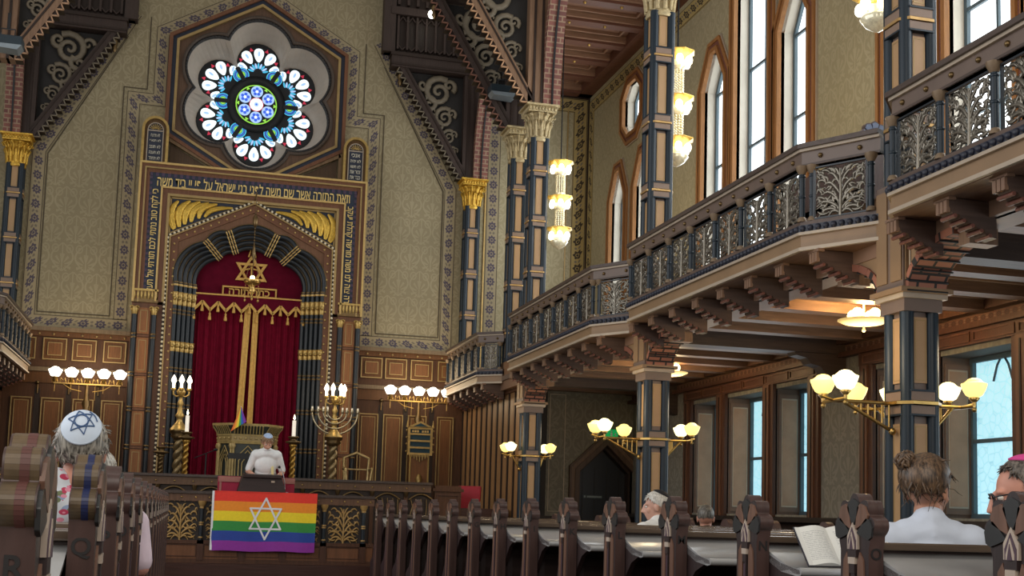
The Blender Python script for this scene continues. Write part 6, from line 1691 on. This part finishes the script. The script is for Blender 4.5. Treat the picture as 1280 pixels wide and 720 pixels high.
    for s in (-1, 1):
        if standing: cap(b, (s*.09, 0, hz), (s*.1, .02, .48), .1, .07); cap(b, (s*.1, .02, .48), (s*.1, -.02, .12), .068, .055)
        else: cap(b, (s*.09, 0, hz-.01), (s*.12, .42, .50), .098, .07); cap(b, (s*.12, .42, .50), (s*.12, .40, .12), .068, .052)
    b.ball(hip, 1, 0, 16, 10, (.182, .14, .12)); remesh(b, 'trousers', mat('trousers_'+trousers[1:], trousers, .8), t, .012, 2)
    for s in (-1, 1):
        eyes = MB(); eyes.M = HM; eyes.ball((s*.032, .078, .012), .0115, 0, 10, 8); eyes.ball((s*.032, .0865, .011), .0052, 1, 8, 6)
        eyes.build('eye', [mat('eye_white', '#d8d4cc', .3), mat('eye_iris', '#2b2320', .3)], t)
    if glasses:
        g = MB(); g.M = HM
        for s in (-1, 1):
            g.tube([(s*(.033+.024*cos(a)), .106-.006*abs(cos(a)), .012+.019*sin(a)) for a in [2*pi*i/16 for i in range(16)]], .0028, 6, 0, True); g.tube([(s*.057, .102, .018), (s*.074, .085, .019), (s*.082, .02, .018), (s*.083, -.012, .012)], .0028, 6)
        g.tube([(-.01, .108, .016), (0, .112, .019), (.01, .108, .016)], .0026, 6); g.build('glasses', mat('black_glasses', '#141416', .25), t)
    return t, HM, sk
def scalp(th, ph, k=1.0):
    """point on the cranium: th polar from top, ph azimuth (0 = front)"""
    return Vector((.077*k*sin(th)*sin(ph), -.012+.096*k*sin(th)*cos(ph), .03+.093*k*cos(th)))
def hairmat(name, c, c2):
    m, nt, N, L, B = nodes(name); tc = N.new('ShaderNodeTexCoord'); mp = N.new('ShaderNodeMapping'); mp.inputs['Scale'].default_value = (60, 60, 12); L.new(tc.outputs['Object'], mp.inputs[0])
    nz = N.new('ShaderNodeTexNoise'); nz.inputs['Scale'].default_value = 2; L.new(mp.outputs[0], nz.inputs['Vector'])
    mr = N.new('ShaderNodeMapRange'); L.new(nz.outputs[0], mr.inputs[0]); mr.inputs[1].default_value = .35; mr.inputs[2].default_value = .65
    L.new(mix(nt, mr.outputs[0], hexc(c), hexc(c2)), B.inputs['Base Color']); B.inputs['Roughness'].default_value = .45
    return m
def hair(t, HM, m, thick, front, fac, side_low, n=160, length=.05, wild=.5, seed=1, extra=None, kip=None):
    """cap of hair on the scalp (front = polar angle limit at the brow, side_low behind) plus locks"""
    r = random.Random(seed); b = MB(); b.M = HM
    def lim(ph):
        a = abs((ph+pi) % (2*pi)-pi)
        return front+(side_low-front)*min(1, max(0, (a-.75)/1.2))
    N1, N2 = 10, 28; vs = []
    for i in range(N1+1):
        for j in range(N2):
            ph = 2*pi*j/N2; th = max(.001, lim(ph)*i/N1); k = 1+thick/.09*(1-.55*(i/N1)**4)
            vs.append(scalp(th, ph, k))
    b.add(vs, [(i*N2+j, (i+1)*N2+j, (i+1)*N2+(j+1) % N2, i*N2+(j+1) % N2) for i in range(N1) for j in range(N2)], 0, True)
    for q in range(n):
        ph = r.uniform(0, 2*pi); th = lim(ph)*math.sqrt(r.uniform(.03, 1.0)); p = scalp(th, ph, 1+thick/.12)
        if kip and scalp(th, ph).__sub__(Vector((0, -.012, .03))).normalized().angle(Vector((0, -sin(kip[1]), cos(kip[1])))) < kip[0]*1.02: continue
        out = (p-Vector((0, -.012, .03))).normalized(); down = Vector((0, 0, -1)); down = (down-out*down.dot(out)); 
        if down.length > .01: down.normalize()
        rnd = Vector((r.uniform(-1, 1), r.uniform(-1, 1), r.uniform(-1, 1)))*wild
        pts = [p-out*.01]; d = (out*.25+down*fac+rnd*.6).normalized()
        for k in range(5): pts.append(pts[-1]+d*length/5); d = (d+down*.25*fac+rnd*.25+Vector((r.uniform(-1, 1), r.uniform(-1, 1), r.uniform(-1, 1)))*wild*.35-out*.10).normalized()
        w = r.uniform(.004, .008); b.tube(pts, [w, w*1.1, w, w*.8, w*.5, w*.15], 4, 0, flat=.6)
    if extra: extra(b, r)
    return b.build('hair', m, t)
def kippah(t, HM, m, r, tilt, mats=None, deco=None, thick=.02):
    K = 1+thick/.09*.9; b = MB(); n = 8; M = HM @ Matrix.Translation((0, -.012, .03)) @ Matrix.Diagonal((.077*K/.098, .096*K/.098, .093*K/.098, 1)) @ Matrix.Rotation(tilt, 4, 'X')
    b.M = M; pr = []
    for i in range(n+1): a = r*(1-i/n); pr.append((.098*sin(a)+1e-5, .099*cos(a)+.009))
    b.lathe(pr, (0, 0, 0), 28, 0); b.lathe([(.098*sin(r), .099*cos(r)+.003), (.1*sin(r)+.001, .099*cos(r)+.007), (.098*sin(r), .099*cos(r)+.010)], (0, 0, 0), 28, 0)
    if deco: deco(b)
    return b.build('kippah', mats or [m], t)
def onk(u, v): # point on the kippah surface
    d = math.hypot(u, v); a = d/.1
    return (u*(.0985*sin(a)/d if d > 1e-6 else 1), v*(.0985*sin(a)/d if d > 1e-6 else 1), .0995*cos(a)+.0105)

# 1 man at the left, white and blue kippah, floral shirt
def floral():
    m, nt, N, L, B = nodes('floral_shirt_cloth'); tc = N.new('ShaderNodeTexCoord'); c = hexc('#cfd4dc')
    for i, (col, s, th) in enumerate((('#8fa0c0', 16, .42), ('#6f7a5a', 19, .36), ('#b83a58', 22, .40), ('#d88aa0', 27, .34))):
        v = N.new('ShaderNodeTexVoronoi'); v.inputs['Scale'].default_value = s; mp = N.new('ShaderNodeMapping'); mp.inputs['Location'].default_value = (i*3.7, i*1.3, i); mp.inputs['Scale'].default_value = (1, 1, 1.6); L.new(tc.outputs['Object'], mp.inputs[0]); L.new(mp.outputs[0], v.inputs['Vector'])
        c = mix(nt, mth(nt, 'LESS_THAN', v.outputs['Distance'], th), c, hexc(col))
    L.new(c, B.inputs['Base Color']); B.inputs['Roughness'].default_value = .8; return m
t, HM, _ = person('person in a floral shirt with a white and blue kippah at the left', (-.535, 4.5, .12), -.05, 1.0, skin('skin_fair_pink', '#c08874'), floral(), .08, -.05, headoff=(.17, .0))
hair(t, HM, hairmat('grey_hair', '#3d3934', '#a8a297'), .016, 1.15, 1.0, 2.4, 460, .042, .8, 3, None, (.80, .95))
def star_deco(b):
    for rot in (90, -90):
        P = [(.052*cos(radians(rot+120*k+15)), .052*sin(radians(rot+120*k+15))) for k in range(3)]
        for k in range(3):
            p, q = Vector(P[k]), Vector(P[(k+1) % 3]); b.tube([onk(*(p+(q-p)*i/8)) for i in range(9)], .0022, 4, 1)
    b.tube([onk(.024*cos(a), .024*sin(a)) for a in [2*pi*i/16 for i in range(16)]], .002, 4, 1, True)
    b.tube([onk(.06*cos(a), .06*sin(a)) for a in [.2+.9*i/6 for i in range(7)]], .0025, 4, 1)
kippah(t, HM, None, .80, .95, [mat('white_blue_kippah', '#c9d6e6', .7, 0, .08, 8), mat('kippah_line', '#3c5a86', .6)], star_deco, .018)
# 2 second person at the left, mostly hidden
t, HM, _ = person('person further along the left pews with short grey hair, elbow in the aisle', (-.42, 6.25, .0), 0, 1.05, skin('skin_rose', '#c58f80'), mat('pale_pink_shirt', '#d9c6d2', .8), -.3, -.1, {1: (Vector((.215, -.02, .84)), Vector((.16, .2, .74))), -1: (Vector((-.25, .06, .78)), Vector((-.15, .3, .68)))})
hair(t, HM, hairmat('silver_hair', '#77736c', '#c2beb4'), .014, 1.1, 1.0, 1.9, 150, .03, .5, 5, None, (.62, .5))
kippah(t, HM, None, .62, .5, [mat('grey_green_kippah', '#7e8782', .8)], None, .014)
# 3 woman with the bun
def bun(b, r):
    c = Vector((-.05, -.095, .105))
    for k in range(60):
        a = r.uniform(0, 6.28); e = r.uniform(-.6, .6); R = r.uniform(.024, .042); ax = Vector((r.uniform(-1, 1), r.uniform(-1, 1), r.uniform(-1, 1))).normalized(); u = ax.orthogonal().normalized(); v = ax.cross(u)
        b.tube([c+(u*cos(a+.45*i)+v*sin(a+.45*i))*R*(1+.1*sin(i)) for i in range(9)], [.004]+[.007]*7+[.003], 5, 0)
    b.ball(c, .036, 0, 12, 8)
    for k in range(70):
        ph = r.uniform(1.2, 5.1); th = r.uniform(.9, 2.15); p = scalp(th, ph, 1.14); q = c; m_ = (p+q)/2; o = (m_-Vector((0, -.012, .03))).normalized(); m_ = Vector((0, -.012, .03))+o*max(.108, (m_-Vector((0, -.012, .03))).length)
        b.tube([tuple(x) for x in [p*(1-s)**2+m_*2*s*(1-s)+q*s*s+o*.012*sin(pi*s) for s in [i/7 for i in range(8)]]], [.004, .007, .008, .008, .008, .007, .005, .003], 5, 0)
    for k in range(26):
        ph = r.uniform(1.0, 5.3); th = r.uniform(1.6, 2.25); p = scalp(th, ph, 1.1); d = Vector((r.uniform(-1, 1), r.uniform(-1, 1), r.uniform(-1.2, .4))).normalized()
        b.tube([p, p+d*.02, p+d*.035+Vector((0, 0, -.012)), p+d*.05+Vector((0, .008, -.02))], [.002, .0018, .0014, .0008], 4, 0)
t, HM, _ = person('woman with brown hair in a messy bun and pale blue shirt, seen from behind', (3.0, 4.5, .02), -.35, 1.06, skin('skin_tan', '#b5836a'), mat('pale_blue_shirt', '#c3cbd9', .75, 0, .08, 10), -.62, -.1)
hair(t, HM, hairmat('brown_hair', '#2e2219', '#6f563f'), .030, 1.0, .8, 2.05, 60, .06, .5, 11, bun)
# 4 man with the pink kippah
t, HM, _ = person('man in glasses with a pink kippah at the right edge, head turned to the left', (2.99, 3.66, .0), .25, 1.05, skin('skin_ruddy', '#c28a76'), mat('grey_blue_shirt', '#5d6574', .8), .80, -.22, glasses=True, headoff=(-.12, .04), arms={s: (Vector((s*.2, .12, .80)), Vector((s*.08, .3, .70))) for s in (-1, 1)})
hair(t, HM, hairmat('dark_grey_hair', '#2c2622', '#6e655c'), .012, .62, 1.0, 1.95, 220, .032, .7, 17, None, (.62, .28))
kippah(t, HM, None, .62, .28, [mat('pink_kippah', '#d0408a', .7)], None, .010)
# 5 white haired person with black kippah, profile
t, HM, _ = person('person with white hair and a black kippah in profile beyond the middle pews', (4.0, 10.05, .0), .35, 1.03, skin('skin_pale', '#c79a88'), mat('white_shirt', '#d9d9d6', .8), .85, -.12)
hair(t, HM, hairmat('white_hair', '#a8a49c', '#d8d4cc'), .018, .95, 1.0, 1.95, 180, .035, .6, 23, None, (.72, .55))
kippah(t, HM, None, .72, .55, [mat('black_kippah', '#15151a', .8)])
# 6 grey haired person, back of the head
t, HM, _ = person('person with short dark grey hair and dark jacket near the aisle windows', (4.86, 10.95, -.05), -.1, 1.0, skin('skin_mid', '#b07e6a'), mat('black_jacket', '#17181c', .8), -.35, -.1)
hair(t, HM, hairmat('iron_grey_hair', '#37332f', '#6f6a62'), .012, .9, 1.0, 1.9, 160, .025, .5, 29)
# 7 the reader at the lectern
t, HM, _ = person('person in white shirt and pale blue kippah reading with bowed head at the lectern', (1.17, 19.45, .62), pi, .98, skin('skin_reader', '#c08f78'), mat('white_tee', '#dcdfe0', .8), .15, -.55, {s: (Vector((s*.27, .10, 1.12)), Vector((s*.17, .36, 1.04))) for s in (-1, 1)}, True, .38)
hair(t, HM, hairmat('light_brown_hair', '#5d4330', '#a08460'), .020, .95, 1.0, 2.0, 160, .07, .3, 31, None, (.85, .1))
kippah(t, HM, None, .85, .1, [mat('sky_blue_kippah', '#9fb4d2', .7)])
b = MB(); b.tube([(-.07, .12, 1.36), (-.08, .22, 1.28), (-.10, .25, 1.16), (-.11, .24, 1.0)], .022, 8, 0, flat=.4); b.build('yellow_strap', mat('cream_yellow_strap', '#d3c68e', .8), t)
# ================================================================ LIGHT AND CAMERA
w = bpy.data.worlds.new('world'); scene.world = w; w.use_nodes = True
bg = w.node_tree.nodes['Background']; bg.inputs[0].default_value = (1.0, .95, .87, 1); bg.inputs[1].default_value = .42
def area(name, loc, rot, sx, sy, e, col=(1, 1, 1)):
    l = bpy.data.lights.new(name, 'AREA'); l.shape = 'RECTANGLE'; l.size = sx; l.size_y = sy; l.energy = e; l.color = col
    o = bpy.data.objects.new(name, l); COL.objects.link(o); o.location = loc; o.rotation_euler = rot; return o
def point(name, loc, e, r, col):
    l = bpy.data.lights.new(name, 'POINT'); l.energy = e; l.shadow_soft_size = r; l.color = col
    o = bpy.data.objects.new(name, l); COL.objects.link(o); o.location = loc; return o
WARM = (1, .78, .48)
# daylight of the tall aisle windows, one lamp per bay just inside the glass
for i, yc in enumerate((5.7, 11.27, 16.8, 22.0)):
    area('daylight_upper', (7.95, yc, 7.2), (0, radians(90), 0), 3.6, 3.6, 130, (.92, .97, 1))
    if i < 3: area('daylight_lower', (7.95, yc, 2.1), (0, radians(90), 0), 1.6, 3.4, 34, (.92, .96, 1))
# area lamps added for unseen, unbuilt windows of the opposite aisle and entrance end
area('daylight_fill_left', (-7.5, 9, 6.5), (0, radians(-90), 0), 7, 16, 900, (.95, .97, 1))
area('daylight_fill_rear', (1, -2.6, 6), (radians(80), 0, 0), 8, 6, 420, (1, .93, .84))
# lamps of the room
for x in (-1.92, 4.44): point('lamp_standard_light', (x, 23.7, 3.7), 34, .5, WARM)
point('menorah_light', (2.64, 22.7, 3.5), 10, .15, WARM); point('candelabrum_light', (-.19, 22.7, 3.5), 10, .15, WARM)
for y in (8.48, 14.05, 19.62): point('bracket_light', (XC-.75, y-.05, 2.55), 14, .15, WARM); point('bracket_light', (XC+.6, y-.05, 2.55), 8, .15, WARM)
for x, y in ((5.91, 19.3), (5.86, 13.9), (5.9, 9.2)): point('chandelier_light', (x+.35, y, 6.5), 22, .2, WARM)
for y in (11.27, 16.6): point('dish_glow', (6.75, y, 3.1), 26, .2, (1, .76, .45)); point('dish_light', (6.75, y, 3.40), 85, .12, (1, .62, .26))
# camera: level lens raised by shift, slight roll
cam = bpy.data.cameras.new('camera'); co = bpy.data.objects.new('camera', cam); COL.objects.link(co)
cam.sensor_width = 36; cam.lens = 1525/1280*36; cam.shift_y = 120/1280; cam.clip_end = 200
R = Matrix(((0.96587728, -0.05530701, -0.25302612), (-0.25731513, -0.09365514, -0.96177837), (0.02949589, 0.99406733, -0.1046907)))
co.matrix_world = Matrix.Translation((0, 0, 1.2)) @ R.to_4x4()
scene.camera = co
scene.view_settings.view_transform = 'Standard'; scene.view_settings.look = 'None'; scene.view_settings.gamma = 1; scene.view_settings.exposure = 0.0
scene.view_settings.use_curve_mapping = False
scene.cycles.max_bounces = 6; scene.cycles.diffuse_bounces = 3; scene.cycles.glossy_bounces = 3; scene.cycles.sample_clamp_indirect = 3.0
try: scene.cycles.use_denoising = True
except Exception: pass
# repeats share a group
GR = {'column': 'painted columns', 'gallery_balustrade': 'gallery balustrade bays', 'bracket_lamp': 'bracket lamps on the columns', 'chandelier': 'crystal chandeliers of the gallery', 'lamp_standard': 'five globe lamp standards', 'ceiling_lamp': 'dish lamps under the gallery', 'candle_stand': 'twisted candle stands', 'twisted_pedestal': 'twisted pedestals', 'open_book': 'open prayer books', 'roof_brace': 'carved roof braces', 'brick_arch': 'banded brick arches', 'brick_corbel': 'brick corbels', 'floodlight': 'floodlights at the braces'}
for o in bpy.data.objects:
    if o.parent is None and o.name.split('.')[0] in GR: o['group'] = GR[o.name.split('.')[0]]
